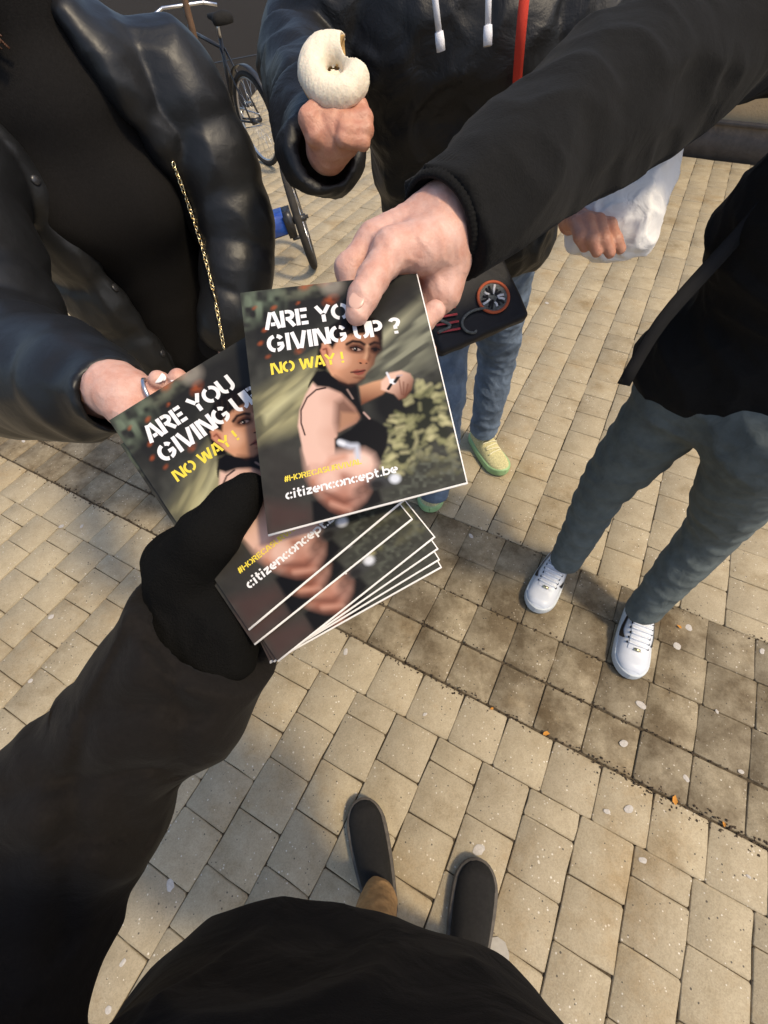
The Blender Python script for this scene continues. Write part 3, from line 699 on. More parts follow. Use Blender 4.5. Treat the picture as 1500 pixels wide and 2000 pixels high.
# ---- stencil lettering: strokes with gaps, unit height, flat caps
def arc(cx, cy, rx, ry, a0, a1, n=9): return [(cx + rx * math.cos(R(a0 + (a1 - a0) * i / n)), cy + ry * math.sin(R(a0 + (a1 - a0) * i / n))) for i in range(n + 1)]
GLY = {   # letter: (advance, strokes); y up, caps 0..1
 'A': (.86, [[(.09, 0), (.36, 1)], [(.77, 0), (.50, 1)], [(.33, .27), (.56, .27)]]),
 'R': (.80, [[(.1, 0), (.1, 1)], [(.27, .9), (.42, .9)] + arc(.42, .69, .22, .21, 90, -90, 8) + [(.27, .48)], [(.42, .42), (.68, 0)]]),
 'E': (.68, [[(.1, 0), (.1, 1)], [(.26, .9), (.62, .9)], [(.26, .5), (.56, .5)], [(.26, .1), (.62, .1)]]),
 'Y': (.82, [[(.07, 1), (.36, .52)], [(.75, 1), (.46, .52)], [(.41, .44), (.41, 0)]]),
 'O': (.98, [arc(.45, .5, .34, .4, 97, 263, 12), arc(.53, .5, .34, .4, 83, -83, 12)]),
 'U': (.86, [[(.1, 1), (.1, .4)] + arc(.38, .36, .28, .27, 180, 262, 6), [(.74, 1), (.74, .4)] + arc(.46, .36, .28, .27, 0, -82, 6)]),
 'G': (.96, [arc(.45, .5, .35, .4, 97, 263, 12), arc(.53, .5, .33, .4, 83, 35, 5), [(.53, .1)] + arc(.53, .5, .33, .4, -80, -30, 5) + [(.83, .44), (.56, .44)]]),
 'I': (.36, [[(.18, 0), (.18, 1)]]),
 'V': (.84, [[(.08, 1), (.37, 0)], [(.76, 1), (.49, 0)]]),
 'N': (.90, [[(.1, 0), (.1, 1)], [(.24, .98), (.66, .02)], [(.8, 0), (.8, 1)]]),
 'P': (.76, [[(.1, 0), (.1, 1)], [(.27, .9), (.42, .9)] + arc(.42, .66, .23, .24, 90, -90, 8) + [(.27, .42)]]),
 '?': (.66, [arc(.33, .74, .22, .17, 165, -20, 9) + [(.44, .52), (.33, .46), (.33, .3)], [(.33, .17), (.33, 0)]]),
 'W': (1.14, [[(.08, 1), (.30, 0)], [(.53, .9), (.38, .1)], [(.61, .9), (.76, .1)], [(1.06, 1), (.84, 0)]]),
 '!': (.34, [[(.17, 1), (.17, .34)], [(.17, .18), (.17, 0)]]),
 '#': (.8, [[(.2, 0), (.34, 1)], [(.48, 0), (.62, 1)], [(.08, .33), (.68, .33)], [(.14, .67), (.74, .67)]]),
 'H': (.86, [[(.1, 0), (.1, 1)], [(.76, 0), (.76, 1)], [(.24, .5), (.62, .5)]]),
 'C': (.86, [arc(.45, .5, .35, .4, 95, 265, 12), arc(.50, .5, .33, .4, 82, 35, 5), arc(.50, .5, .33, .4, -82, -35, 5)]),
 'S': (.74, [arc(.36, .70, .26, .2, 40, 170, 8) + [(.12, .6), (.3, .52)], [(.40, .5), (.58, .42)] + arc(.36, .3, .26, .2, 10, -140, 8)]),
 'L': (.62, [[(.1, 0), (.1, 1)], [(.25, .1), (.58, .1)]]),
 'c': (.60, [arc(.32, .35, .24, .27, 95, 265, 10), arc(.36, .35, .22, .27, 80, 40, 4), arc(.36, .35, .22, .27, -80, -40, 4)]),
 'i': (.30, [[(.15, 0), (.15, .68)], [(.15, .82), (.15, 1.0)]]),
 't': (.46, [[(.2, .95), (.2, .2), (.26, .08), (.4, .08)], [(.06, .62), (.42, .62)]]),
 'z': (.56, [[(.06, .6), (.5, .6)], [(.46, .54), (.12, .16)], [(.06, .09), (.52, .09)]]),
 'e': (.64, [arc(.33, .35, .25, .27, 100, 300, 11), [(.2, .34), (.56, .34)] + arc(.34, .36, .23, .26, 5, 80, 6)]),
 'n': (.62, [[(.1, 0), (.1, .68)], [(.22, .55)] + arc(.34, .42, .18, .2, 110, 0, 6) + [(.52, 0)]]),
 'o': (.66, [arc(.31, .35, .23, .27, 97, 263, 10), arc(.36, .35, .23, .27, 83, -83, 10)]),
 'p': (.66, [[(.1, -.3), (.1, .68)], arc(.34, .35, .24, .27, 130, -130, 12)]),
 'b': (.66, [[(.1, 0), (.1, 1.02)], arc(.34, .35, .24, .27, 130, -130, 12)]),
 '.': (.26, [[(.13, 0), (.13, .16)]]), ' ': (.36, [])}
def text_quads(s, u0, v0, width, h, w):
    """strokes in cover units: u right, v down (both metres / cover width)"""
    adv = sum(GLY[c][0] for c in s); kx = width / (adv * 1.0); out = []; x = u0
    for c in s:
        a, strokes = GLY[c]
        for st in strokes:
            pts = np.array([(x + p[0] * kx, v0 - p[1] * h) for p in st]); n = len(pts)
            nn = []
            for i in range(n):
                t = pts[min(i + 1, n - 1)] - pts[max(i - 1, 0)]; t /= np.linalg.norm(t) + 1e-12; nn.append((-t[1], t[0]))
            nn = np.array(nn) * w / 2
            out.append((pts + nn, pts - nn))
        x += a * kx
    return out
LINES = [('ARE YOU', .112, .190, .560, .079, .0222, 'white_ink'), ('GIVING UP ?', .112, .296, .735, .079, .0222, 'white_ink'), ('NO WAY !', .115, .392, .395, .050, .0135, 'yellow_ink'),
         ('#HORECASURVIVAL', .110, .828, .395, .022, .0058, 'yellow_ink'), ('citizenconcept.be', .107, .894, .570, .036, .0098, 'white_ink')]
def magazine(c, label, res, texts, group, thick=MT, bow=0.0):
    """c: TL, TR, BR, BL corners of the cover (world)"""
    c = [A3(*p) for p in c]; n = nrm(np.cross(c[1] - c[0], c[0] - c[3]))
    if n @ (CP - c[0]) < 0: n = -n
    org = (c[0] + c[1] + c[2] + c[3]) / 4
    o = empty('magazine', org, label, 'magazine', group)
    def S(u, v, off=0.0):
        u = np.asarray(u)[..., None]; v = np.asarray(v)[..., None]
        b = bow * (np.sin(np.pi * v) * .6 + np.sin(np.pi * u) * .4)
        return (c[0] * (1 - u) + c[1] * u) * (1 - v) + (c[3] * (1 - u) + c[2] * u) * v + n * (off + b)
    nu, nv = res
    if res not in _cc: _cc[res] = cover_colors(nu, nv)
    u, v = np.meshgrid(np.linspace(0, 1, nu), np.linspace(0, 1, nv))
    V = S(u.ravel(), v.ravel())
    i, j = np.meshgrid(np.arange(nu - 1), np.arange(nv - 1)); a = (j * nu + i).ravel()
    Q = np.stack([a, a + nu, a + nu + 1, a + 1], 1)
    me = mesh_np('cover', V, Q); ca = me.color_attributes.new('print', 'FLOAT_COLOR', 'POINT')
    ca.data.foreach_set('color', np.concatenate([_cc[res], np.ones((nu * nv, 1))], 1).astype(np.float32).ravel())
    mobj('cover', me, M['cover'], o)
    # page block, a touch smaller than the cover, and back cover
    def slab(name, t0, t1, ins, mt):
        ev = np.linspace(0, 1, 9); lo_, hi_ = .001, 1 - ins; us = lo_ + (hi_ - lo_) * ev
        ring = [(x, lo_) for x in us] + [(hi_, y) for y in us[1:]] + [(x, hi_) for x in us[::-1][1:]] + [(lo_, y) for y in us[::-1][1:-1]]
        ru = np.array([p[0] for p in ring]); rv = np.array([p[1] for p in ring]); k = len(ring)
        VV = np.vstack([S(ru, rv, -t0), S(ru, rv, -t1), S(np.array([.5]), np.array([.5]), -t0), S(np.array([.5]), np.array([.5]), -t1)])
        q = np.array([(x, (x + 1) % k, k + (x + 1) % k, k + x) for x in range(k)]); t = np.array([(2 * k, (x + 1) % k, x) for x in range(k)] + [(2 * k + 1, k + x, k + (x + 1) % k) for x in range(k)])
        return mobj(name, mesh_np(name, VV, [q, t], False), M[mt], o)
    slab('page_block', .00012, thick - .0002, -.0062, 'pages'); slab('back_cover', thick - .0001, thick + .0002, -.002, 'cover_back')
    asp = MW / MH
    for (s, u0, v0, wd, h, w, ink) in texts:
        VV, QQ, k = [], [], 0
        for (A_, B_) in text_quads(s, u0, v0 / asp, wd, h / asp, w / 1.0):
            m_ = len(A_); pu = np.concatenate([A_[:, 0], B_[:, 0]]); pvv = np.concatenate([A_[:, 1], B_[:, 1]]) * asp
            VV.append(S(pu, pvv, .00018)); QQ += [(k + x, k + x + 1, k + m_ + x + 1, k + m_ + x) for x in range(m_ - 1)]; k += 2 * m_
        Q_ = np.array(QQ); 
        mobj('printed_text', mesh_np('printed_text', np.vstack(VV), Q_, False), M[ink], o)
    return o, n
kf = .975
front = [D(469, 572, .3707 * kf), D(813, 534, .3809 * kf), D(911, 942, .3315 * kf), D(523, 1044, .3213 * kf)]
front_mag, FN = magazine(front, 'magazine held out by the bare hand, in front of all the others', (262, 350), LINES, 'identical magazines being handed out', bow=.0015)
ks = 1.03
top = [D(213, 821, .3596 * ks), D(509, 640, .3834 * ks), D(799, 966, .3383 * ks), D(484, 1229, .3144 * ks)]
top_mag, TN = magazine(top, 'tilted magazine on top of the fanned stack, under the black gloved thumb', (200, 268), LINES, 'identical magazines being handed out', bow=.001)
Porg = top[3]
def SP(px, py, off):                          # point on the plane of the stack, off metres below the top cover
    d = ray(px, py); q = Porg - TN * off; t = ((q - CP) @ TN) / (d @ TN); return CP + d * t
fan = [((514, 1243), (803, 1013), 'magazine second from the top of the fanned stack'), ((552, 1282), (847, 1048), 'magazine third from the top of the fanned stack'),
       ((538, 1288), (853, 1071), 'magazine fourth from the top of the fanned stack'), ((512, 1300), (856, 1092), 'magazine second from the bottom of the fanned stack'),
       ((500, 1308), (860, 1107), 'bottom magazine of the fanned stack, nearest the paving')]
stack_bottom = 0
SKEW = math.acos(nrm(top[3] - top[2]) @ nrm(top[1] - top[2]))
for i, (bl, br, lb) in enumerate(fan):
    off = .0034 * (i + 1) + (.0015 if i > 0 else 0); stack_bottom = off
    b = SP(*br, off); a = SP(*bl, off); ex = nrm(a - b); ey = math.cos(SKEW) * ex + math.sin(SKEW) * (np.cross(TN, ex) if np.cross(TN, ex) @ UX > 0 else -np.cross(TN, ex))
    BR = b; BL = b + ex * MW; TR = BR + ey * MH; TL = BL + ey * MH
    magazine([TL, TR, BR, BL], lb, (110, 148), LINES[3:], 'identical magazines being handed out')

# ================================================================ PEOPLE
UPZ = A3(0, 0, 1)
def body_core(s, neck, pelvis, f, head, scale=1.0, arms=(), legs=()):
    """torso, neck, head, limbs: one connected surface"""
    l = np.cross(UPZ, f)
    neck = A3(*neck); pelvis = A3(*pelvis)
    sh = neck - A3(0, 0, .06)
    s.chain([pelvis, (pelvis * .5 + sh * .5), sh], [.125 * scale, .125 * scale, .10 * scale])
    s.cap(sh - l * .15 * scale, sh + l * .15 * scale, .055 * scale); s.cap(pelvis - l * .07, pelvis + l * .07, .10 * scale)
    s.cap(sh, head - UPZ * .05, .052, .050)
    for pts, rad in arms: s.chain(pts, rad, .015)
    for pts, rad in legs: s.chain(pts, rad, .015)
def head_prims(s, c, f, up):
    f = nrm(f - up * (f @ up)); l = np.cross(up, f); Q = np.stack([l, f, up], 1)
    L = lambda x, y, z: c + l * x + f * y + up * z
    s.ell(L(0, -.012, .035), (.074, .092, .085), Q, .02); s.ell(L(0, .022, -.045), (.060, .066, .070), Q, .04); s.ell(L(0, .045, -.095), (.03, .03, .022), Q, .02)
    s.cap(L(0, .085, .012), L(0, .108, -.028), .008, .013, .012); s.ell(L(0, .1, -.034), (.017, .012, .008), Q, .008)
    for x in (-1, 1):
        s.ell(L(x * .075, -.005, -.005), (.010, .020, .031), Q, .008); s.ell(L(x * .033, .076, .022), (.020, .014, .008), Q, .012)
        s.ell(L(x * .038, .066, -.028), (.022, .014, .018), Q, .03)
        s.ell(L(x * .031, .090, .004), (.0125, .008, .0050), Q, cut=True)
    s.ell(L(0, .082, -.068), (.022, .012, .006), Q, .008); s.ell(L(0, .080, -.078), (.020, .012, .006), Q, .006)
def face_bits(person, c, f, up, hair_mat, long=False):
    f = nrm(f - up * (f @ up)); l = np.cross(up, f); Q = np.stack([l, f, up], 1)
    L = lambda x, y, z: c + l * x + f * y + up * z
    for x in (-1, 1):
        e = Sdf(.0016, .001); e.ell(L(x * .031, .0725, .004), (.0118, .0118, .0118), Q); eo = mobj('eye', e.mesh('eye'), M['eye_white'], person)
        e = Sdf(.0012, .001); e.ell(L(x * .031, .0834, .004), (.0056, .0016, .0056), Q); mobj('iris', e.mesh('iris'), M['iris'], eo)
        e = Sdf(.002, .002); e.chain([L(x * .016, .090, .024), L(x * .034, .090, .030), L(x * .05, .080, .024)], [.003, .0035, .002]); mobj('eyebrow', e.mesh('eyebrow'), hair_mat, person)
    e = Sdf(.002, .002); e.ell(L(0, .0875, -.0685), (.020, .008, .004), Q); e.ell(L(0, .0865, -.0765), (.018, .008, .0045), Q); mobj('lips', e.mesh('lips'), M['lips'], person)
    h = Sdf(.005, .02); h.ell(L(0, -.022, .045), (.084, .098, .090), Q); h.ell(L(0, -.06, -.03), (.07, .06, .075), Q)
    h.ell(L(0, .085, -.04), (.066, .06, .105), Q, cut=True)
    if long:
        h.chain([L(-.07, -.01, .03), L(-.085, .0, -.08), L(-.10, .02, -.15)], [.022, .03, .018], .02)
        h.chain([L(0, -.08, 0), L(0, -.1, -.12), L(0, -.1, -.25)], [.07, .08, .05])
    h.disp = folds(31, .006, 90, (1, 1, .25)); mobj('hair', h.mesh('hair'), hair_mat, person)

# ---------------------------------------------------------------- shoes
def shoe(person, toe, heel, width, style):
    """lofted shoe: sole, upper, laces; toe and heel are ground points"""
    toe = A3(*toe); heel = A3(*heel); toe[2] = heel[2] = 0; Lg = np.linalg.norm(toe - heel); x = nrm(toe - heel); y = np.cross(UPZ, x)
    Wd = width
    T = lambda a, b, c: heel + x * (a * Lg) + y * b + UPZ * c
    def outline(a):      # half width along the length, 0 heel .. 1 toe
        w = .74 + .26 * math.sin(min(1, max(0, (a - .15) / .55)) * math.pi / 2) if a < .72 else 1.0
        e0 = math.sqrt(max(0, 1 - ((.16 - a) / .16) ** 2)) if a < .16 else 1
        e1 = math.sqrt(max(0, 1 - ((a - .74) / .26) ** 2)) if a > .74 else 1
        return Wd / 2 * w * e0 * e1
    st = [.0, .012, .03, .06, .1, .16, .24, .32, .4, .48, .56, .64, .72, .79, .85, .9, .94, .97, .99, 1.0]
    P_ = {'sneaker': dict(sh=.034, top=[(0, .098), (.1, .102), (.26, .092), (.36, .094), (.5, .084), (.64, .070), (.78, .060), (.9, .055), (1, .040)], flare=1.05, up='white_leather', so='white_rubber'),
          'runner': dict(sh=.036, top=[(0, .098), (.12, .10), (.3, .09), (.4, .088), (.55, .076), (.7, .064), (.85, .054), (1, .04)], flare=1.10, up='knit_yellow', so='sole_green'),
          'plain': dict(sh=.028, top=[(0, .082), (.12, .085), (.3, .076), (.42, .078), (.6, .064), (.75, .054), (.9, .048), (1, .032)], flare=1.13, up='black_canvas', so='dark_rubber')}[style]
    hx = [p[0] for p in P_['top']]; hz = [p[1] for p in P_['top']]
    so_h = P_['sh']
    def loft(rings, closed_top=True):
        n = len(rings[0]); V = np.vstack(rings); F = []
        for i in range(len(rings) - 1):
            for j in range(n - 1): F.append((i * n + j, i * n + j + 1, (i + 1) * n + j + 1, (i + 1) * n + j))
        return V, [np.array(F)[:, ::-1]]
    lift = lambda a: .012 * max(0, (a - .72) / .28) ** 2
    # sole
    rings = []
    for a in st:
        w = max(outline(a), .00005) * P_['flare']; z0 = lift(a); wob = .002 * math.sin(a * 40) if style == 'runner' else 0
        prof = [(-w * .94, .001 + z0), (-w * 1.0, .006 + z0), (-w * 1.01 - wob, so_h * .6 + z0), (-w * .985, so_h * .92 + z0), (-w * .95, so_h + z0), (w * .95, so_h + z0), (w * .985, so_h * .92 + z0), (w * 1.01 + wob, so_h * .6 + z0), (w * 1.0, .006 + z0), (w * .94, .001 + z0), (-w * .94, .001 + z0)]
        ax_ = a * 1.03 - .015
        rings.append(np.array([T(ax_, b, c) for b, c in prof]))
    so_o = None
    V, F = loft(rings)
    sh_o = bpy.data.objects.new('shoe', None); sh_o.location = (toe + heel) / 2; sh_o.empty_display_size = .05; link(sh_o); sh_o.parent = person; sh_o.matrix_parent_inverse = Matrix.Translation(person.location).inverted()
    sh_o.location = Vector((toe + heel) / 2)
    pinv = (Matrix.Translation(person.location).inverted())
    def sub(name, me, mt):
        o = bpy.data.objects.new(name, me); link(o); me.materials.append(mt); o.parent = sh_o
        o.matrix_parent_inverse = Matrix.Translation(Vector((toe + heel) / 2)).inverted(); return o
    sub('sole', mesh_np('sole', V, F), M[P_['so']])
    # upper
    def usec(a, inset=0.0, k=14):
        w = max(outline(a), .00005) * (1 - inset) * .97; z0 = lift(a) + so_h * .7; H = np.interp(a, hx, hz) - so_h * .7
        if a < .04: H *= .55 + .45 * (a / .04)
        if a > .9: H *= math.sqrt(max(0.02, 1 - ((a - .9) / .105) ** 2))
        out = []
        ex = 2.6 if a > .5 else 3.4
        for i in range(k + 1):
            th = math.pi * i / k; cx, sx = math.cos(th), math.sin(th)
            out.append((-w * np.sign(cx) * abs(cx) ** (2 / ex), z0 + H * abs(sx) ** (2 / 2.3)))
        return out
    V, F = loft([np.array([T(a, b, c) for b, c in usec(a)]) for a in st]); sub('upper', mesh_np('upper', V, F), M[P_['up']])
    def on(a, th, off=.0012):          # point on the upper at length a, angle th (0 left side .. pi right side)
        w = outline(a) * .97; z0 = lift(a) + so_h * .7; H = np.interp(a, hx, hz) - so_h * .7; ex = 2.6 if a > .5 else 3.4
        if a > .9: H *= math.sqrt(max(0.02, 1 - ((a - .9) / .105) ** 2))
        cx, sx = math.cos(th), math.sin(th); b = -(w + off) * np.sign(cx) * abs(cx) ** (2 / ex); c = z0 + (H + off) * abs(sx) ** (2 / 2.3)
        return T(a, b, c)
    def panel(name, pts, mt, th_n=6, off=.0012):
        """patch over a (length, angle) quad strip: pts list of (a, th0, th1)"""
        V = []; F = []
        for i, (a, t0, t1) in enumerate(pts):
            for j in range(th_n + 1): V.append(on(a, t0 + (t1 - t0) * j / th_n, off))
        n = th_n + 1
        for i in range(len(pts) - 1):
            for j in range(th_n): F.append((i * n + j, i * n + j + 1, (i + 1) * n + j + 1, (i + 1) * n + j))
        return sub(name, mesh_np(name, V, np.array(F)[:, ::-1]), mt)
    if style == 'sneaker':
        panel('toe_overlay', [(.80 + .16 * t, .42 + .10 * t, math.pi - .42 - .10 * t) for t in np.linspace(0, 1, 7)], M['white_leather'], 12, .0020)
        for sgn in (0, 1):                # dark hooked side mark on both flanks
            fl = (lambda t: math.pi - t) if sgn else (lambda t: t)
            panel('side_mark', [(.12, fl(.92), fl(.80)), (.22, fl(.80), fl(.60)), (.32, fl(.66), fl(.40)), (.42, fl(.54), fl(.22)), (.50, fl(.52), fl(.16)), (.56, fl(.66), fl(.24)), (.60, fl(.82), fl(.66))] if not sgn else
                  [(a, fl(t0), fl(t1)) for a, t0, t1 in [(.12, .92, .80), (.22, .80, .60), (.32, .66, .40), (.42, .54, .22), (.50, .52, .16), (.56, .66, .24), (.60, .82, .66)]], M['black_mark'], 4, .0026)
        panel('tongue', [(.30 + .06 * i, 1.15, math.pi - 1.15) for i in range(8)], M['white_leather'], 8, .0022)
        for i in range(6):
            a = .36 + .058 * i; t0 = 1.20 - .02 * i
            pts = [on(a + .012 * math.sin(q * 3.1), t0 + (math.pi - 2 * t0) * q, .0045) for q in np.linspace(0, 1, 9)]
            v, f = tube(pts, .0034, 6); sub('lace', mesh_np('lace', v, f), M['lace_white'])
            for th in (t0 - .07, math.pi - t0 + .07):
                v, f = boxvf(on(a, th, .0022), (.0035, .0022, .0016), frame_rot(UPZ, x)); sub('eyelet', mesh_np('eyelet', v, f), M['black_mark'])
        v, f = boxvf(on(.715, math.pi / 2, .0055), (.0045, .010, .0012), frame_rot(nrm(UPZ + .3 * x), x)); sub('lace_tag', mesh_np('lace_tag', v, f), M['metal_gold'])
        panel('collar_lining', [(.03, .9, math.pi - .9), (.12, 1.0, math.pi - 1.0), (.22, 1.0, math.pi - 1.0)], M['white_rubber'], 6, .002)
    elif style == 'runner':
        for i in range(6):
            a = .36 + .06 * i; t0 = 1.05
            pts = [on(a + .03 * (q - .5) * (-1) ** i, t0 + (math.pi - 2 * t0) * q, .004) for q in np.linspace(0, 1, 8)]
            v, f = tube(pts, .003, 6); sub('lace', mesh_np('lace', v, f), M['lace_cream'])
        v, f = tube([on(.34, 1.5, .006), on(.31, 1.0, .014), on(.38, .8, .012), on(.42, 1.2, .008)], .0024, 6); sub('lace', mesh_np('lace', v, f), M['lace_cream'])
        v, f = tube([on(.34, 1.7, .006), on(.37, 2.3, .014), on(.44, 2.1, .010)], .0024, 6); sub('lace', mesh_np('lace', v, f), M['lace_cream'])
    else:
        panel('toe_cap', [(.80 + .17 * t, .25, math.pi - .25) for t in np.linspace(0, 1, 6)], M['black_canvas'], 12, .0016)
    return sh_o

# ================================================================ person handing the magazine (right)
f1 = nrm(A3(-.72, -.69, 0)); l1 = np.cross(UPZ, f1)
giver = empty('person', (.78, .72, 0), 'person in black sweatshirt, grey jeans and white sneakers holding out the front magazine', 'person', 'people sharing magazines in the street')
g_wr = D(884, 425, .392)
g_el = D(1200, 205, .51); g_sh = A3(.57, .90, 1.49)
g_neck = A3(.74, .79, 1.55); g_pel = A3(.83, .80, .95)
g_head = A3(.66, .74, 1.70)
g_kR, g_aR = P(1178, 955, .50), P(1103, 1098, .09)
g_kL, g_aL = P(1392, 1035, .50), P(1252, 1196, .09)
g_hR, g_hL = P(1335, 770, .88), P(1495, 870, .88)
# hand: points by cover plane of the front magazine
Fo = (front[0] + front[1]) / 2
def H(px, py, off):
    d = ray(px, py); t = ((Fo - CP) @ FN) / (d @ FN); return CP + d * t + FN * off
hs = Sdf(.0013, .009)
fwr, fpl = H(868, 424, .0), H(915, 398, -.002)
hs.chain([D(1012, 322, .435), fpl, fwr], [.030, .0265, .0260], .01)
mI, mM, mR, mL = H(732, 462, -.004), H(742, 470, -.021), H(765, 480, -.038), H(795, 488, -.052)
for a_, b_, r0, r1 in ((H(856, 414, .000), mI, .018, .0150), (H(860, 424, -.010), mM, .020, .0150), (H(868, 440, -.020), mR, .020, .0145), (H(872, 462, -.030), mL, .019, .0135)): hs.cap(a_, b_, r0, r1, .014)
hs.chain([mI, H(683, 508, -.009), H(692, 566, -.0235)], [.0140, .0122, .0102], .005); hs.chain([H(692, 566, -.0235), H(735, 606, -.0225)], [.0102, .0085], .004)
hs.chain([mM, H(690, 540, -.030), H(735, 608, -.036), H(790, 612, -.030)], [.0140, .0118, .0100, .0085], .004)
hs.chain([mR, H(722, 560, -.052), H(765, 615, -.040), H(826, 606, -.0165), H(853, 588, -.0120)], [.0135, .0112, .0100, .0098, .0088], .004)
hs.chain([mL, H(760, 575, -.068), H(805, 620, -.060), H(850, 612, -.050)], [.0125, .0105, .0092, .0080], .004)
hs.chain([H(866, 470, .000), H(822, 492, .003)], [.021, .020], .014)                       # ball of the thumb
hs.chain([H(832, 488, .004), H(766, 508, .010), H(728, 566, .0125)], [.0185, .0150, .0122], .010)
hs.chain([H(728, 566, .0125), H(711, 598, .0115), H(697, 629, .0098)], [.0120, .0118, .0092], .004)
hs.chain([H(886, 484, -.016), H(872, 522, -.028), H(842, 545, -.040)], [.0180, .0150, .012], .012)   # heel of the palm
wr1 = sines(3, 900, 5)
hs.disp = addf(folds(8, .0006, 260), lambda x, y, z: .00015 * wr1(x, y, z))
me_hand = hs.mesh('hand')
bs = Sdf(.008, .03)
body_core(bs, g_neck, g_pel, f1, g_head, .85, arms=[([g_sh, g_el, g_wr], [.05, .042, .030]), ([g_neck - A3(0, 0, .06) + l1 * .19, g_neck + l1 * .28 - A3(0, 0, .33), g_pel + l1 * .27 + f1 * .06 + A3(0, 0, -.02)], [.05, .042, .032])],
          legs=[([g_hR, g_kR, g_aR], [.07, .05, .036]), ([g_hL, g_kL, g_aL], [.07, .05, .036])])
head_prims(bs, g_head, f1, UPZ)
lh = g_pel + l1 * .27 + f1 * .06 + A3(0, 0, -.02)
bs.ell(lh - A3(0, 0, .06) + f1 * .01, (.03, .03, .05)); 
for q in range(4): bs.chain([lh + f1 * (.025 - .017 * q) - A3(0, 0, .09), lh + f1 * (.03 - .017 * q) - A3(0, 0, .135 + .008 * (q in (1, 2))), lh + f1 * (.03 - .017 * q) - l1 * .015 - A3(0, 0, .165 + .012 * (q in (1, 2)))], [.009, .008, .007], .003)
bs.chain([lh + f1 * .03 - A3(0, 0, .04), lh + f1 * .055 - A3(0, 0, .09), lh + f1 * .05 - A3(0, 0, .12)], [.012, .010, .008], .004)
bs.mesh('b')
V, F = merge([(hs.V, [hs.Q]), (bs.V, [bs.Q])])
mobj('body', mesh_np('body', V, F), M['skin'], giver)
face_bits(giver, g_head, f1, UPZ, M['hair_dark'])
# thumb nail and fingertip nail
def nail(person, c, n, along, l, w, mt='nail'):
    Q = frame_rot(n, along); s = Sdf(.0007, .001); s.ell(c, (l, w, .0016), Q); mobj('nail', s.mesh('nail'), M[mt], person)
nail(giver, H(698, 619, .0192), nrm(FN - .12 * UX - .12 * RX), H(697, 629, 0) - H(711, 598, 0), .0080, .0064)
# sweatshirt
ts = Sdf(.0045, .03)
slv = [D(828, 462, .382), D(930, 392, .396), D(1012, 322, .43), D(1110, 262, .468), D(1205, 200, .505), D(1300, 132, .53), D(1395, 52, .545), g_sh]
rad = [.040, .043, .0535, .061, .072, .076, .079, .082]
o_, r_, ss = resample(slv, rad, .012)
r_ = [r * (1 + .035 * math.sin(q * 70 + 1.2 * math.sin(q * 31))) for r, q in zip(r_, ss)]
ts.chain(o_, r_, .012)
gsh2 = g_neck - A3(0, 0, .07)
ts.cap(gsh2 - l1 * .16, gsh2 + l1 * .17, .075, .075, .05)
ts.chain([gsh2 - f1 * .01, gsh2 * .5 + g_pel * .5 + A3(0, 0, .03), g_pel + A3(-.01, 0, .10)], [.128, .136, .142], .05)
ts.cap(gsh2 * .5 + g_pel * .5 - l1 * .05, gsh2 * .5 + g_pel * .5 + l1 * .06, .135, None, .05); ts.cap(g_pel - l1 * .075 + A3(-.03, -.01, .0), g_pel + l1 * .08 + A3(-.03, -.01, .0), .150, None, .05)
ts.chain([gsh2 + l1 * .19, g_neck + l1 * .28 - A3(0, 0, .33), lh + A3(0, 0, .03)], [.08, .07, .05], .04)
cA = folds(21, .009, 34, (1, 1, 1)); cB = folds(22, .003, 75)
ts.disp = addf(cA, cB)
ts.half(g_pel + A3(0, 0, -.06), (0, 0, -1)); cfa = nrm(D(845, 450, .384) - D(960, 368, .408)); cfp = D(860, 436, .3865); cuff_cut(ts, cfp, cfa, .0345, .03, .06)
ts.cap(g_neck - A3(0, 0, .03), g_neck + A3(0, 0, .2), .066, None, cut=True)
shirt = mobj('sweatshirt', ts.mesh('sweatshirt'), M['fleece'], giver)
# ribbed cuff
cu = []
v, f = rib_cuff(cfp - cfa * .036, cfp + cfa * .005, .0415, .0380); mobj('cuff', mesh_np('cuff', v, f), M['fleece'], shirt, False).matrix_parent_inverse = shirt.matrix_world.inverted()
# trousers
js = Sdf(.005, .03)
for h_, k_, a_ in ((g_hR, g_kR, g_aR), (g_hL, g_kL, g_aL)):
    o_, r_, ss = resample([h_, h_ * .45 + k_ * .55, k_, k_ * .5 + a_ * .5, a_ + A3(0, 0, .0)], [.098, .083, .066, .057, .047], .014)
    r_ = [r * (1 + .02 * math.sin(q * 60)) for r, q in zip(r_, ss)]; js.chain(o_, r_, .012)
js.cap(g_hR + A3(.015, .01, .03), g_hL + A3(0, 0, .03), .102, None, .04); js.chain([g_pel - A3(0, 0, .03), g_pel + A3(0, 0, .08)], [.12, .11], .04)
js.disp = addf(folds(41, .0045, 42, (1, 1, 1.6)), folds(42, .002, 90))
js.half(P(1103, 1098, .085), (0, 0, -1))
mobj('jeans', js.mesh('jeans'), M['jeans_grey'], giver)
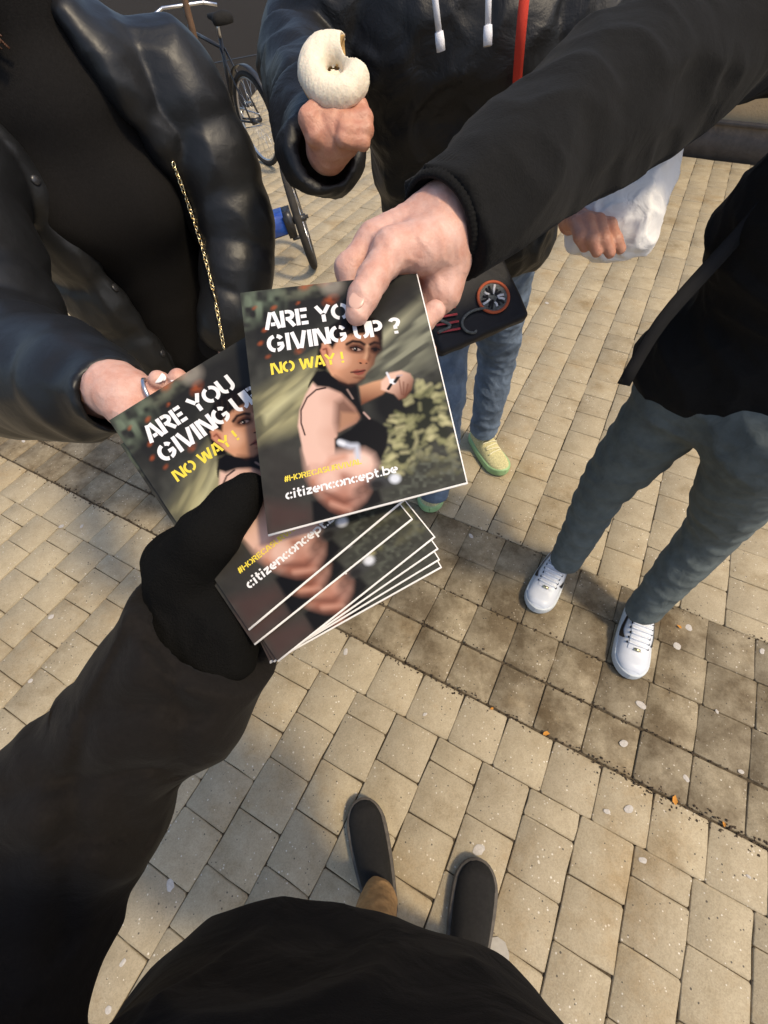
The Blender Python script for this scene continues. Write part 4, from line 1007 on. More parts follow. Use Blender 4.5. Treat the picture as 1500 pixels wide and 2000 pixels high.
# waist strap hanging off the sweatshirt
def ribbon(pts, w, t, side):
    pts = [A3(*p) for p in pts]; V = []; F = []
    for i, p in enumerate(pts):
        tn = nrm(pts[min(i + 1, len(pts) - 1)] - pts[max(i - 1, 0)]); sd = nrm(side - tn * (side @ tn)); nn = np.cross(tn, sd)
        V += [p - sd * w / 2 - nn * t / 2, p + sd * w / 2 - nn * t / 2, p + sd * w / 2 + nn * t / 2, p - sd * w / 2 + nn * t / 2]
    for i in range(len(pts) - 1):
        for j in range(4): F.append((4 * i + j, 4 * i + (j + 1) % 4, 4 * i + 4 + (j + 1) % 4, 4 * i + 4 + j))
    k = 4 * (len(pts) - 1); F += [(3, 2, 1, 0), (k, k + 1, k + 2, k + 3)]
    return np.array(V), [np.array(F)]
castg = caster(ts)
rp_, _, _ = resample([castg(1495, 395, -.02)[0], castg(1440, 462, .006)[0], D(1300, 618, .80), D(1238, 715, .86), D(1206, 774, .895)], [1] * 5, .03)
v, f = ribbon(rp_, .026, .003, RX); mobj('waist_strap', mesh_np('waist_strap', v, f, False), M['black_trousers'], giver)
shoe(giver, P(1041, 1196), P(1041, 1196) + nrm(P(1094, 1085) - P(1041, 1196)) * .285, .112, 'sneaker')
shoe(giver, P(1222, 1325), P(1222, 1325) + nrm(P(1242, 1190) - P(1222, 1325)) * .285, .112, 'sneaker')

# ================================================================ person on the left in the glossy puffer
f2 = nrm(A3(.42, -.9, 0)); l2 = np.cross(UPZ, f2)
taker = empty('person', (-.55, 1.08, 0), 'person in open glossy black puffer jacket gripping the tilted magazine, chain strap across dark sweater', 'person', 'people sharing magazines in the street')
t_neck = A3(-.53, 1.06, 1.47); t_pel = A3(-.52, 1.12, .93); t_head = A3(-.555, 1.085, 1.655)
t_shL, t_shR = t_neck + l2 * .19 - A3(0, 0, .06), t_neck - l2 * .19 - A3(0, 0, .06)
t_elL = D(462, 450, .97); t_wrL = D(440, 640, 1.02)
t_elR = D(10, 690, .68); t_wrR = D(200, 762, .465)
hs = Sdf(.0014, .008)
K = lambda px, py, off: SP(px, py, off)
wr = D(228, 762, .425)
hs.chain([t_wrR * .6 + t_elR * .4, t_wrR, wr], [.030, .0265, .0245], .01)
hs.chain([wr, D(262, 780, .412)], [.0245, .022], .012)
pk = [(K(300, 782, .030)), (K(318, 808, .032)), (K(330, 840, .034)), (K(338, 868, .035))]
for p_, r0 in zip(pk, (.014, .0135, .013, .012)): hs.cap(D(250, 776, .418), p_, .019, r0, .012)
tips = [[K(315, 752, .024), K(309, 741, .012)], [K(352, 760, .022), K(347, 738, .012)], [K(385, 800, .020), K(420, 790, .014)], [K(385, 850, .020), K(420, 845, .015)]]
for p_, t_, r0 in zip(pk, tips, (.0105, .0105, .0098, .009)): hs.chain([p_] + t_, [r0 + .001, r0, r0 - .0025], .004)
hs.chain([D(246, 798, .408), K(285, 850, .018), K(320, 880, .012)], [.017, .0125, .010], .008)
hs.disp = folds(9, .0006, 240); hs.mesh('h')
bs = Sdf(.008, .03)
body_core(bs, t_neck, t_pel, f2, t_head, .70, arms=[([t_shL, t_elL, t_wrL], [.045, .038, .028]), ([t_shR, t_elR, t_wrR], [.045, .038, .028])],
          legs=[([t_pel - l2 * .09, A3(-.66, 1.06, .48), A3(-.68, 1.08, .08)], [.075, .05, .036]), ([t_pel + l2 * .09, A3(-.44, 1.14, .48), A3(-.44, 1.18, .08)], [.075, .05, .036])])
for q in range(4): bs.chain([t_wrL - A3(0, 0, .06) + l2 * (.012 * q - .02), t_wrL - A3(0, 0, .11) + l2 * (.012 * q - .02)], [.010, .008], .004)
bs.cap(t_wrL, t_wrL - A3(0, 0, .06), .026, .026)
head_prims(bs, t_head, f2, UPZ); bs.mesh('b')
V, F = merge([(hs.V, [hs.Q]), (bs.V, [bs.Q])]); mobj('body', mesh_np('body', V, F), M['skin'], taker)
face_bits(taker, t_head, f2, UPZ, M['hair_red'], True)
nail(taker, K(306, 738, .0075), nrm(TN - .2 * RX), K(309, 741, .012) - K(315, 752, .024), .0075, .0052, 'nail_white'); nail(taker, K(344, 735, .0075), TN, K(347, 738, .012) - K(352, 760, .022), .007, .005, 'nail_white')
nail(taker, K(313, 736, .0075), nrm(TN), K(309, 741, .012) - K(315, 752, .024), .006, .004, 'nail_white')
tq = [K(296, 770, .018) + .0135 * (math.cos(a) * nrm(TN) + math.sin(a) * nrm(K(300, 790, .018) - K(290, 760, .018))) for a in np.linspace(0, 2 * math.pi, 17)[:-1]]
v, f = tube(tq, .0018, 6, True); mobj('ring', mesh_np('ring', v, f), M['metal_steel'], taker)
# sweater
sw = Sdf(.006, .04)
sh_ = t_neck - A3(0, 0, .08)
sw.chain([sh_, sh_ * .5 + t_pel * .5, t_pel - A3(0, 0, .10)], [.108, .112, .118], .05); sw.cap(sh_ - l2 * .12, sh_ + l2 * .12, .065, None, .05); sw.cap(t_neck - A3(0, 0, .05), t_neck + A3(0, 0, .075), .078, .070, .02)
sw.cap(sh_ + f2 * .05 - A3(0, 0, .14) + l2 * .05, sh_ + f2 * .05 - A3(0, 0, .14) - l2 * .05, .085, None, .06)
sw.disp = folds(51, .004, 30, (1, 1, .6)); sw.cap(t_neck + A3(0, 0, .07), t_neck + A3(0, 0, .2), .062, None, cut=True)
mobj('sweater', sw.mesh('sweater'), M['sweater'], taker)
# puffer jacket: two front panels wrapped round the back, quilted sleeves
pj = Sdf(.0055, .02)
def ringpt(ang, z, rx, ry):      # ang 0 = front, + to the person's left
    c = t_pel * (1 - (z - .93) / .54) + t_neck * ((z - .93) / .54); c = A3(c[0], c[1], z); return c + f2 * (ry * math.cos(ang)) + l2 * (rx * math.sin(ang))
zs = np.arange(.80, 1.505, .010)
RXY = lambda z: ((.185 - .03 * (z - .8) / .62) * (1 - .42 * max(0, (z - 1.34) / .16) ** 1.3), (.168 - .015 * (z - .8) / .62) * (1 - .40 * max(0, (z - 1.36) / .14) ** 1.3))
LNL = ([60, 330, 420, 600, 740, 900], [-150, 30, 100, 240, 340, 450]); LNR = ([0, 100, 250, 330, 540, 600, 800], [110, 180, 290, 345, 440, 470, 530])
def edge_angle(z, t, ln, lo_, hi_):
    best, ba = 1e9, 0
    for a in np.linspace(lo_, hi_, 60):
        x, y, d = proj(ringpt(a, z, *RXY(z))); e = abs(x - np.interp(y, ln[0], ln[1]))
        if e < best: best, ba = e, a
    return ba
EDG = {z: (edge_angle(z, (z - .80) / .62, LNL, -1.5, .3), edge_angle(z, (z - .80) / .62, LNR, -.2, 1.4)) for z in zs}
for side in (-1, 1):
    for a_i, a in enumerate(np.linspace(0, 1, 22)):
        pts, rr = [], []
        for z in zs:
            t = (z - .80) / .62; start = EDG[z][0 if side < 0 else 1] * side
            ang = side * (start + (math.pi - start) * a)
            q = abs(math.sin(math.pi * (z - .80) / .115 + .12 * math.sin(ang * 3))) ** .42
            pts.append(ringpt(ang, z, *RXY(z))); rr.append(.010 + .026 * q if a_i else .014 + .004 * q)
        pj.chain(pts[::2], rr[::2], .010)
o_, r_ = quilt([t_shL, (t_shL + t_elL) / 2 + l2 * .015, t_elL, t_elL * .45 + t_wrL * .55 + l2 * .01, t_wrL], [.076, .072, .070, .063, .050], .095, .20); pj.chain(o_, r_, .012)
o_, r_ = quilt([t_shR, (t_shR + t_elR) / 2, t_elR, D(90, 735, .56), D(168, 752, .492)], [.080, .082, .085, .068, .052], .105, .18); pj.chain(o_, r_, .012)
pj.chain([D(160, 750, .497), D(258, 786, .432)], [.046, .038], .01)
pj.cap(t_shL, t_neck + l2 * .10 - A3(0, 0, .03), .07, .055, .03); pj.cap(t_shR, t_neck - l2 * .10 - A3(0, 0, .03), .07, .055, .03)
pj.disp = addf(folds(61, .0055, 34), folds(62, .0018, 80), folds(63, .003, 18, ridge=False))
tca = nrm(D(222, 772, .452) - D(160, 750, .497)); cuff_cut(pj, D(232, 776, .448), tca, .034, .05, .07)
jk = mobj('puffer_jacket', pj.mesh('puffer_jacket'), M['puffer'], taker)
hr_ = np.random.RandomState(3); hp_ = []
for i in range(60):
    q = hr_.uniform(-1, 1); e_ = t_neck - l2 * (.055 + .03 * q) + f2 * (.098 + hr_.uniform(-.012, .012)) + A3(0, 0, .045 - hr_.uniform(0, .045))
    pts_ = resample([t_head - l2 * .072 - f2 * (.02 * q) + A3(0, 0, .02), t_head - l2 * (.084 + .006 * q) + f2 * .01 - A3(0, 0, .07), t_neck - l2 * (.085 + .02 * q) + f2 * .05 + A3(0, 0, .06), e_], [1] * 4, .02)[0]
    hp_.append(tube(pts_, [.0034 * (1 - .7 * j / len(pts_)) for j in range(len(pts_))], 5))
V, F = merge(hp_); mobj('hair_lock', mesh_np('hair_lock', V, F), M['hair_red'], taker)
cast2 = caster(pj, sw)
for px, py in ((70, 352), (225, 562), (318, 690)):
    hp, hn = cast2(px, py, .001)
    s = Sdf(.0012, .001); s.ell(hp, (.0080, .0080, .0035), frame_rot(hn)); mobj('snap_button', s.mesh('snap_button'), M['dark_metal'], jk)
# trousers and boots
ls = Sdf(.006, .03)
for s_, k_, a_ in ((-1, A3(-.66, 1.06, .48), A3(-.68, 1.08, .07)), (1, A3(-.44, 1.14, .48), A3(-.44, 1.18, .07))): ls.chain([t_pel + l2 * .09 * s_, k_, a_], [.10, .075, .055], .02)
ls.cap(t_pel - l2 * .08, t_pel + l2 * .08, .12); ls.disp = folds(71, .004, 40); mobj('trousers', ls.mesh('trousers'), M['black_trousers'], taker)
shoe(taker, A3(-.63, .90, 0), A3(-.70, 1.16, 0), .10, 'plain'); shoe(taker, A3(-.36, 1.00, 0), A3(-.46, 1.25, 0), .10, 'plain')

# ================================================================ person in the middle with the doughnut
f3 = nrm(A3(-.16, -.98, 0)); l3 = np.cross(UPZ, f3)
eater = empty('person', (.35, 1.42, 0), 'person in matt black puffer with white drawstrings, blue jeans and yellow trainers, eating a doughnut', 'person', 'people sharing magazines in the street')
e_neck = A3(.20, 1.36, 1.52); e_pel = A3(.31, 1.46, .96); e_head = A3(.18, 1.32, 1.68)
e_shL, e_shR = e_neck + l3 * .2 - A3(0, 0, .06), e_neck - l3 * .2 - A3(0, 0, .06)
e_wrR = D(640, 292, .66); e_elR = D(590, 120, .98)
e_wrL = D(1215, 400, .84); e_elL = A3(.56, 1.18, 1.14)
e_kL, e_aL = P(972, 690, .50), P(945, 842, .11); e_kR, e_aR = P(862, 800, .50), P(848, 960, .11)
dn = nrm(-AX + .1 * RX)
dc = D(653, 141, .605)
hs = Sdf(.0018, .009)
G = lambda px, py, d_: D(px, py, d_)
hs.chain([e_wrR * .5 + e_elR * .5, e_wrR, G(648, 272, .640)], [.033, .029, .028], .01)
hs.cap(G(642, 262, .640), G(632, 228, .632), .029, .026, .012); hs.cap(G(670, 262, .640), G(675, 226, .634), .028, .024, .012); hs.cap(G(650, 250, .632), G(655, 228, .628), .026, .024, .012)
for (a, b, c), r0 in zip([((668, 226, .622), (702, 208, .622), (690, 186, .634)), ((674, 240, .616), (712, 230, .620), (700, 204, .640)), ((674, 256, .614), (714, 254, .622), (704, 226, .645)), ((670, 272, .616), (708, 278, .626), (700, 250, .648))], (.0112, .0115, .011, .0098)):
    hs.chain([G(*a), G(*b), G(*c)], [r0 + .0015, r0, r0 - .002], .004)
hs.chain([G(616, 262, .622), G(602, 232, .612), G(618, 206, .610)], [.016, .0125, .0100], .007)
hs.disp = folds(12, .0007, 230); hs.mesh('h')
h2_ = Sdf(.0022, .008)
hb = D(1168, 452, .735)
h2_.chain([e_wrL, D(1190, 440, .765)], [.028, .026]); h2_.cap(D(1185, 440, .765), D(1165, 450, .75), .030, .028, .012)
for a, b, c in (((1126, 436, .690), (1134, 462, .682), (1142, 482, .690)), ((1146, 430, .684), (1156, 466, .676), (1166, 492, .684)), ((1168, 432, .684), (1180, 468, .676), (1192, 494, .684)), ((1190, 440, .688), (1202, 468, .682), (1212, 486, .690))): h2_.chain([D(1120, 425, .73), D(*a), D(*b), D(*c)], [.014, .0105, .0098, .0080], .004)
h2_.chain([D(1185, 440, .765), D(1118, 430, .75), D(1118, 426, .73)], [.024, .020, .018], .01)
h2_.chain([D(1190, 440, .76), D(1212, 425, .72), D(1216, 408, .705)], [.014, .012, .010], .004); h2_.mesh('h2')
bs = Sdf(.008, .03)
body_core(bs, e_neck, e_pel, f3, e_head, arms=[([e_shR, e_elR, e_wrR], [.05, .042, .029]), ([e_shL, e_elL, e_wrL], [.05, .042, .029])], legs=[([e_pel + l3 * .09, e_kL, e_aL], [.07, .05, .036]), ([e_pel - l3 * .09, e_kR, e_aR], [.07, .05, .036])])
head_prims(bs, e_head, f3, UPZ); bs.mesh('b')
V, F = merge([(hs.V, [hs.Q]), (h2_.V, [h2_.Q]), (bs.V, [bs.Q])]); mobj('body', mesh_np('body', V, F), M['skin2'], eater)
face_bits(eater, e_head, f3, UPZ, M['hair_dark'])
ej = Sdf(.006, .03)
es = e_neck - A3(0, 0, .08)
for t in np.linspace(0, 1, 30):
    c = e_pel * (1 - t) + es * t + A3(0, 0, .0); q = abs(math.sin(math.pi * t * 5.0)) ** .6
    ej.cap(c - l3 * (.085 + .01 * t), c + l3 * (.085 + .01 * t), .118 + .036 * q, None, .010)
ej.cap(es - l3 * .17, es + l3 * .17, .085, None, .04)
ej.chain([e_neck - f3 * .05, e_neck - f3 * .02 + A3(0, 0, .06)], [.09, .08], .03)
o_, r_ = quilt([e_shR, (e_shR + e_elR) / 2 - l3 * .03, e_elR, e_elR * .45 + D(632, 300, .69) * .55, D(632, 308, .672)], [.085, .085, .082, .066, .050], .10, .17); ej.chain(o_, r_, .012)
o_, r_ = quilt([e_shL, (e_shL + e_elL) / 2 + l3 * .03, e_elL, e_wrL * .8 + e_elL * .2], [.085, .085, .080, .055], .10, .17); ej.chain(o_, r_, .012)
ej.disp = addf(folds(81, .010, 34), folds(82, .004, 80))
cuff_cut(ej, D(637, 298, .664), nrm(D(648, 272, .640) - D(632, 308, .690)), .041, .05, .075); ej.half(e_pel + A3(0, 0, -.04), (0, 0, -1))
ej.cap(e_neck + A3(0, 0, .0), e_neck + A3(0, 0, .2), .064, None, cut=True)
jk3 = mobj('puffer_jacket', ej.mesh('puffer_jacket'), M['puffer2'], eater)
# zip line, drawstrings, red lanyard
fs_ = es + f3 * .150
def on_front(px, py, extra=.0):         # point just in front of the middle person's chest
    d = ray(px, py); lo_, hi_ = .5, 1.6
    for _ in range(60):
        t = lo_ + (hi_ - lo_) * _ / 59; p = CP + d * t
        u = np.clip((p - e_pel) @ (es - e_pel) / ((es - e_pel) @ (es - e_pel)), 0, 1); c = e_pel + (es - e_pel) * u; x_ = np.clip((p - c) @ l3, -.09, .09)
        if np.linalg.norm(p - c - l3 * x_) < .152: return CP + d * (t - extra - .012)
    return CP + d * .85
for a, b in (((842, -80), (858, 68)), ((955, -80), (953, 56))):
    p0, p1 = on_front(*a, .03), on_front(*b, .02)
    v, f = tube([p0, p0 * .5 + p1 * .5 + f3 * .01, p1], .0055, 8); dsx = mobj('drawstring', mesh_np('drawstring', v, f), M['white_cord'], eater)
    t_ = nrm(p1 - p0); v, f = tube([p1 - t_ * .004, p1 + t_ * .008, p1 + t_ * .022], [.0075, .0085, .0080], 10); mobj('cord_tip', mesh_np('cord_tip', v, f), M['white_cord'], dsx)
lp = [on_front(1030, -60, .05), on_front(1018, 60, .05), on_front(1008, 190, .04), on_front(1002, 300, .03)]
v, f = ribbon(resample(lp, [1] * 4, .03)[0], .017, .002, l3); mobj('lanyard', mesh_np('lanyard', v, f, False), M['red_strap'], eater)
ls = Sdf(.005, .02)
for h_, k_, a_ in ((e_pel + l3 * .09, e_kL, e_aL), (e_pel - l3 * .09, e_kR, e_aR)):
    o_, r_, ss = resample([h_, h_ * .4 + k_ * .6, k_, k_ * .5 + a_ * .5, a_], [.10, .085, .072, .066, .055], .014); ls.chain(o_, [r * (1 + .03 * math.sin(q * 70)) for r, q in zip(r_, ss)], .012)
ls.cap(e_pel - l3 * .07, e_pel + l3 * .07, .12); ls.disp = addf(folds(91, .007, 34, (1, 1, 1.8)), folds(92, .003, 80)); ls.half(e_aL - A3(0, 0, .01), (0, 0, -1))
mobj('jeans', ls.mesh('jeans'), M['jeans_blue'], eater)
for toe, dirp in ((P(983, 930), P(915, 840)), (P(838, 1003), P(846, 930))):
    shoe(eater, toe, toe + nrm(dirp - toe) * .285, .105, 'runner')

# ================================================================ the photographer
f4 = nrm(A3(-.10, 1, 0)); l4 = np.cross(UPZ, f4)
photog = empty('person', (.04, -.22, 0), 'photographer in dark brown coat and black shoes at the bottom, gloved hand under the stack', 'person', 'people sharing magazines in the street')
p_neck = A3(-.02, -.30, 1.50); p_pel = A3(-.02, -.27, .92); p_head = A3(-.02, -.26, 1.67)
p_shL, p_shR = p_neck + l4 * .2 - A3(0, 0, .07), p_neck - l4 * .2 - A3(0, 0, .07)
p_wrL = D(385, 1235, .375); p_elL = D(40, 1720, .43)
p_mid = A3(-.36, -.18, 1.10); p_elR = A3(.27, -.22, 1.18); p_wrR = A3(.12, -.15, 1.42)
p_toeL, p_toeR = P(707, 1562), P(934, 1678)
p_heelL = p_toeL + nrm(P(752, 1800) - p_toeL) * .29; p_heelR = p_toeR + nrm(P(905, 1890) - p_toeR) * .29
p_aL = p_heelL * .78 + p_toeL * .22 + A3(0, 0, .09); p_aR = p_heelR * .78 + p_toeR * .22 + A3(0, 0, .09)
p_kL, p_kR = A3(-.09, -.24, .49), A3(.11, -.30, .49)
bs = Sdf(.007, .03)
body_core(bs, p_neck, p_pel, f4, p_head, arms=[([p_shL, p_mid, p_elL, p_wrL], [.05, .045, .042, .030]), ([p_shR, p_elR, p_wrR], [.05, .042, .030])], legs=[([p_pel + l4 * .09, p_kL, p_aL], [.075, .052, .038]), ([p_pel - l4 * .09, p_kR, p_aR], [.075, .052, .038])])
head_prims(bs, p_head, f4, UPZ)
bs.cap(p_wrR, p_wrR + A3(-.04, .03, .07), .026, .026, .015)
for q in range(4): bs.chain([p_wrR + A3(-.04, .03, .07) + A3(.0, 0, .008 * q), p_wrR + A3(-.08, .05, .085 + .017 * q), p_wrR + A3(-.11, .04, .08 + .017 * q)], [.010, .009, .008], .004)
mobj('body', bs.mesh('body'), M['skin'], photog)
face_bits(photog, p_head, f4, UPZ, M['hair_dark'])
# black knitted glove: thumb over the covers, fingers under the stack
gs = Sdf(.0020, .010)
gs.chain([p_wrL, D(380, 1200, .374), D(385, 1140, .370)], [.036, .036, .034], .02)
gs.cap(D(345, 1105, .372), D(420, 1185, .364), .024, .028, .015); gs.cap(D(330, 1092, .374), D(368, 1062, .370), .019, .017, .012)
gs.chain([D(362, 1120, .352), SP(405, 1050, -.012), SP(455, 990, -.0125), SP(489, 953, -.011)], [.029, .0205, .0160, .0125], .010)
gs.chain([D(452, 1230, .352), D(440, 1275, .356)], [.024, .026], .02)
for i, (a, b, c) in enumerate((((400, 1060), (520, 980), (610, 960)), ((415, 1110), (560, 1040), (660, 1010)), ((430, 1160), (580, 1100), (680, 1060)), ((440, 1210), (570, 1160), (650, 1120)))):
    gs.chain([SP(*a, stack_bottom + .020), SP(*b, stack_bottom + .0165), SP(*c, stack_bottom + .0150)], [.0150, .0128, .0108], .006)
gs.disp = addf(folds(14, .0012, 150), lambda x, y, z: .0003 * np.sin(x * 1500) * np.sin(y * 1500))
mobj('glove', gs.mesh('glove'), M['glove'], photog)
# coat with wide sleeve
cs = Sdf(.0048, .03)
slv = [D(455, 1165, .360), D(330, 1335, .39), D(225, 1470, .415), D(130, 1600, .43), D(40, 1735, .435), A3(-.36, -.18, 1.10), p_shL]
rad = [.0555, .064, .070, .076, .083, .092, .10]
o_, r_, ss = resample(slv, rad, .012); r_ = [r * (1 + .045 * math.sin(q * 62 + 1.8 * math.sin(q * 19))) for r, q in zip(r_, ss)]
cs.chain(o_, r_, .012)
cs.chain([p_shR, p_elR, p_wrR], [.09, .08, .055], .03)
ps = p_neck - A3(0, 0, .08); cs.cap(ps - l4 * .17, ps + l4 * .17, .09, None, .05)
for t in np.linspace(0, 1, 8):
    c = A3(-.085, -.27, .80) * (1 - t) + ps * t; w = .095 * (1 - t) + .09 * t; lc = nrm(A3(-.97, .19, 0) * (1 - t) + l4 * t); cs.cap(c - lc * w, c + lc * w, .186 - .038 * t, None, .03)
cs.disp = addf(folds(101, .012, 22), folds(102, .005, 48))
cs.half((0, 0, .74), (0, 0, -1)); pca = nrm(D(405, 1235, .372) - D(330, 1335, .39)); cuff_cut(cs, D(412, 1222, .371), pca, .047, .06, .10); cs.cap(p_neck, p_neck + A3(0, 0, .2), .07, None, cut=True)
cs.mesh('coat'); cast4 = caster(cs); CV = cs.V.copy()
cx_ = nrm(D(40, 1735, .435) - D(405, 1235, .372))
for sm in ([(250, 1240), (190, 1360), (150, 1500), (132, 1700), (120, 1850)], [(100, 1400), (200, 1384), (300, 1374), (385, 1395)], [(-20, 1560), (80, 1535), (180, 1515), (300, 1500), (345, 1520)], [(-20, 1690), (110, 1650), (230, 1625), (290, 1640)], [(300, 1270), (345, 1350), (352, 1440), (340, 1540)]):
    sp_ = np.array([cast4(q[0], q[1], 0)[0] for q in resample([(a, b, 0) for a, b in sm], [1] * len(sm), 8)[0]])
    bbm = ((CV > sp_.min(0) - .03) & (CV < sp_.max(0) + .03)).all(1); idx = np.nonzero(bbm)[0]
    dm = np.sqrt(((CV[idx][:, None, :] - sp_[None]) ** 2).sum(2)); j = dm.argmin(1); dd = dm[np.arange(len(idx)), j]
    # stitched seam: a narrow valley with padded cloth swelling beside it
    toward = np.array([nrm(CP - p) for p in CV[idx]])
    CV[idx] += toward * (-.010 * np.exp(-(dd / .0075) ** 2) + .005 * np.exp(-((dd - .022) / .013) ** 2))[:, None]
coat = mobj('coat', mesh_np('coat', CV, cs.Q), M['coat'], photog)
ls = Sdf(.006, .02)
for h_, k_, a_ in ((p_pel + l4 * .09, p_kL, p_aL), (p_pel - l4 * .09, p_kR, p_aR)): ls.chain([h_, k_, k_ * .6 + a_ * .4, a_ + A3(0, 0, .012)], [.10, .072, .052, .046], .02)
ls.cap(p_pel - l4 * .07, p_pel + l4 * .07, .12); ls.disp = folds(111, .005, 55); mobj('trousers', ls.mesh('trousers'), M['tan_trousers'], photog)
shoe(photog, p_toeL, p_heelL, .102, 'plain'); shoe(photog, p_toeR, p_heelR, .108, 'plain')

# ================================================================ THINGS CARRIED
# doughnut with a bite out of it
dnut = empty('doughnut', dc, 'white glazed doughnut with a bite taken out, in a raised bare hand', 'doughnut')
upd = nrm(UX - dn * (UX @ dn)); rtd = np.cross(upd, dn)
bites = [(dc + rtd * .044 + upd * .026 + dn * .01, .023), (dc + rtd * .033 + upd * .025, .019), (dc + rtd * .033 + upd * .025 + dn * .012, .019), (dc + rtd * .056 + upd * .016, .017), (dc + rtd * .048 + upd * .026 - dn * .012, .021), (dc + rtd * .034 + upd * .030, .015), (dc + rtd * .045 + upd * .008, .014)]
s = Sdf(.0013, .004); s.torus(dc - dn * .002, dn, .0300, .0180); s.disp = folds(5, .0012, 120)
bites = [(c + (c - dc) * .06, r * 1.36) for c, r in bites]
for c, r in bites: s.ell(c, (r, r, r), cut=True)
mobj('dough', s.mesh('dough'), M['crust'], dnut)
s = Sdf(.0013, .004); s.torus(dc + dn * .0005, dn, .0300, .0190); s.ell(dc - dn * .009, (.015, .015, .008), frame_rot(dn), .004); s.disp = addf(folds(6, .0010, 110), folds(7, .0006, 500))
wv = sines(77, 130, 5)
s.half(dc - dn * .003, -dn)
for c, r in bites: s.ell(c, (r + .0006, r + .0006, r + .0006), cut=True)
mobj('glaze', s.mesh('glaze'), M['glaze'], dnut)
# crumpled paper bag
bag = empty('paper_bag', D(1205, 390, .74), 'crumpled white paper bag gripped by a bare hand below the black sleeve', 'paper bag')
s = Sdf(.003, .02); bx, by = nrm(xr), nrm(yr)
Qb = frame_rot(-ray(1205, 400), RX)
s.box(D(1208, 372, .72), (.070, .085, .030), Qb, .025); s.ell(D(1215, 430, .715), (.055, .06, .035), Qb, .03); s.ell(D(1255, 350, .72), (.04, .06, .03), Qb, .03)
s.disp = addf(folds(15, .007, 70), folds(16, .004, 150)); mobj('paper', s.mesh('paper'), M['paper_bag'], bag)
# pouch at the middle person's hip, with patches
pc = [D(800, 545, 1.19), D(995, 480, 1.20), D(1027, 622, 1.20), D(852, 698, 1.19)]
pouch = empty('pouch', sum(pc) / 4, 'black nylon pouch with zip, orange ring badge and pink bars, hanging over blue jeans', 'pouch')
pn = nrm(np.cross(pc[1] - pc[0], pc[0] - pc[3])); pn = pn if pn @ (CP - pc[0]) > 0 else -pn
pxx = nrm(pc[2] - pc[3]); pyy = np.cross(pn, pxx); cen = sum(pc) / 4; Qp = np.stack([pxx, pyy, pn], 1)
hw = np.linalg.norm(pc[2] - pc[3]) / 2; hh = np.linalg.norm(pc[1] - pc[2]) / 2
s = Sdf(.003, .01); s.box(cen - pn * .022, (hw, hh, .024), Qp, .014); s.disp = folds(17, .0025, 60); mobj('pouch_body', s.mesh('pouch_body'), M['pouch'], pouch)
def PP(px, py, off=.0075):
    d = ray(px, py); t = ((cen - CP) @ pn) / (d @ pn); return CP + d * t + pn * off
v, f = boxvf((PP(842, 572) + PP(960, 512)) / 2, (np.linalg.norm(PP(960, 512) - PP(842, 572)) / 2, .006, .0018), frame_rot(pn, PP(960, 512) - PP(842, 572))); zp = mobj('zip', mesh_np('zip', v, f, False), M['metal_steel'], pouch)
n_t = 26
for i in range(n_t):
    q = PP(842, 572, .0096) * (1 - i / n_t) + PP(960, 512, .0096) * (i / n_t); v, f = boxvf(q, (.0011, .0045, .0012), frame_rot(pn, PP(960, 512) - PP(842, 572))); mobj('zip_tooth', mesh_np('zip_tooth', v, f, False), M['dark_metal'], zp)
cc, ru, rv_ = PP(962, 583), nrm(PP(1000, 575) - PP(962, 583)), None
rv_ = np.cross(pn, ru); rr = np.linalg.norm(PP(994, 580) - PP(962, 583)) * .92
ringp = [cc + rr * (math.cos(a) * ru + math.sin(a) * rv_) for a in np.linspace(0, 2 * math.pi, 33)[:-1]]
v, f = tube(ringp, .0042, 6, True); mobj('badge_ring', mesh_np('badge_ring', v, f), M['patch_orange'], pouch)
V = [cc] + [cc + rr * .92 * (math.cos(a) * ru + math.sin(a) * rv_) for a in np.linspace(0, 2 * math.pi, 33)[:-1]]
mobj('badge_disc', mesh_np('badge_disc', V, np.array([(0, 1 + i, 1 + (i + 1) % 32) for i in range(32)])), M['patch_grey'], pouch)
rbd = np.random.RandomState(9)
for i in range(16):
    a = i * .39 + rbd.uniform(-.1, .1); r0, r1 = rr * rbd.uniform(.12, .4), rr * rbd.uniform(.55, .85); q = lambda r, t: cc + pn * .0016 + r * (math.cos(t) * ru + math.sin(t) * rv_)
    v, f = ribbon([q(r0, a), q((r0 + r1) / 2, a + .15), q(r1, a + .1)], rr * .14, .0008, np.cross(pn, q(r1, a) - cc)); mobj('badge_stroke', mesh_np('badge_stroke', v, f, False), M['pouch'] if i % 3 else M['white_cord'], pouch)
for i in range(5):
    v, f = ribbon([PP(842 + 3 * i, 596 + 14 * i, .0085), PP(886 + 3 * i, 588 + 14 * i, .0085)], .0055, .0012, pyy); mobj('pink_bar', mesh_np('pink_bar', v, f, False), M['patch_pink'], pouch)
sq = [PP(866 + 12 * math.sin(a * 1.7), 600 + 8.5 * a, .0095) for a in np.linspace(0, 6.2, 24)]; v, f = tube(sq, .0042, 6); mobj('grey_scroll', mesh_np('grey_scroll', v, f), M['patch_grey'], pouch)
sq = [PP(905 + 22 * math.cos(a) + 6 * a, 648 + 13 * math.sin(a) - 6 * a, .0095) for a in np.linspace(0, 5.4, 22)]; v, f = tube(sq, .0038, 6); mobj('grey_scroll', mesh_np('grey_scroll', v, f), M['patch_grey'], pouch)
v, f = ribbon(resample([pc[1] - pn * .02, pc[1] + A3(.06, .05, .12), e_shL + A3(.02, -.06, -.1), e_neck + A3(.08, .02, .0)], [1] * 4, .04)[0], .028, .003, RX); mobj('pouch_strap', mesh_np('pouch_strap', v, f, False), M['pouch'], pouch)

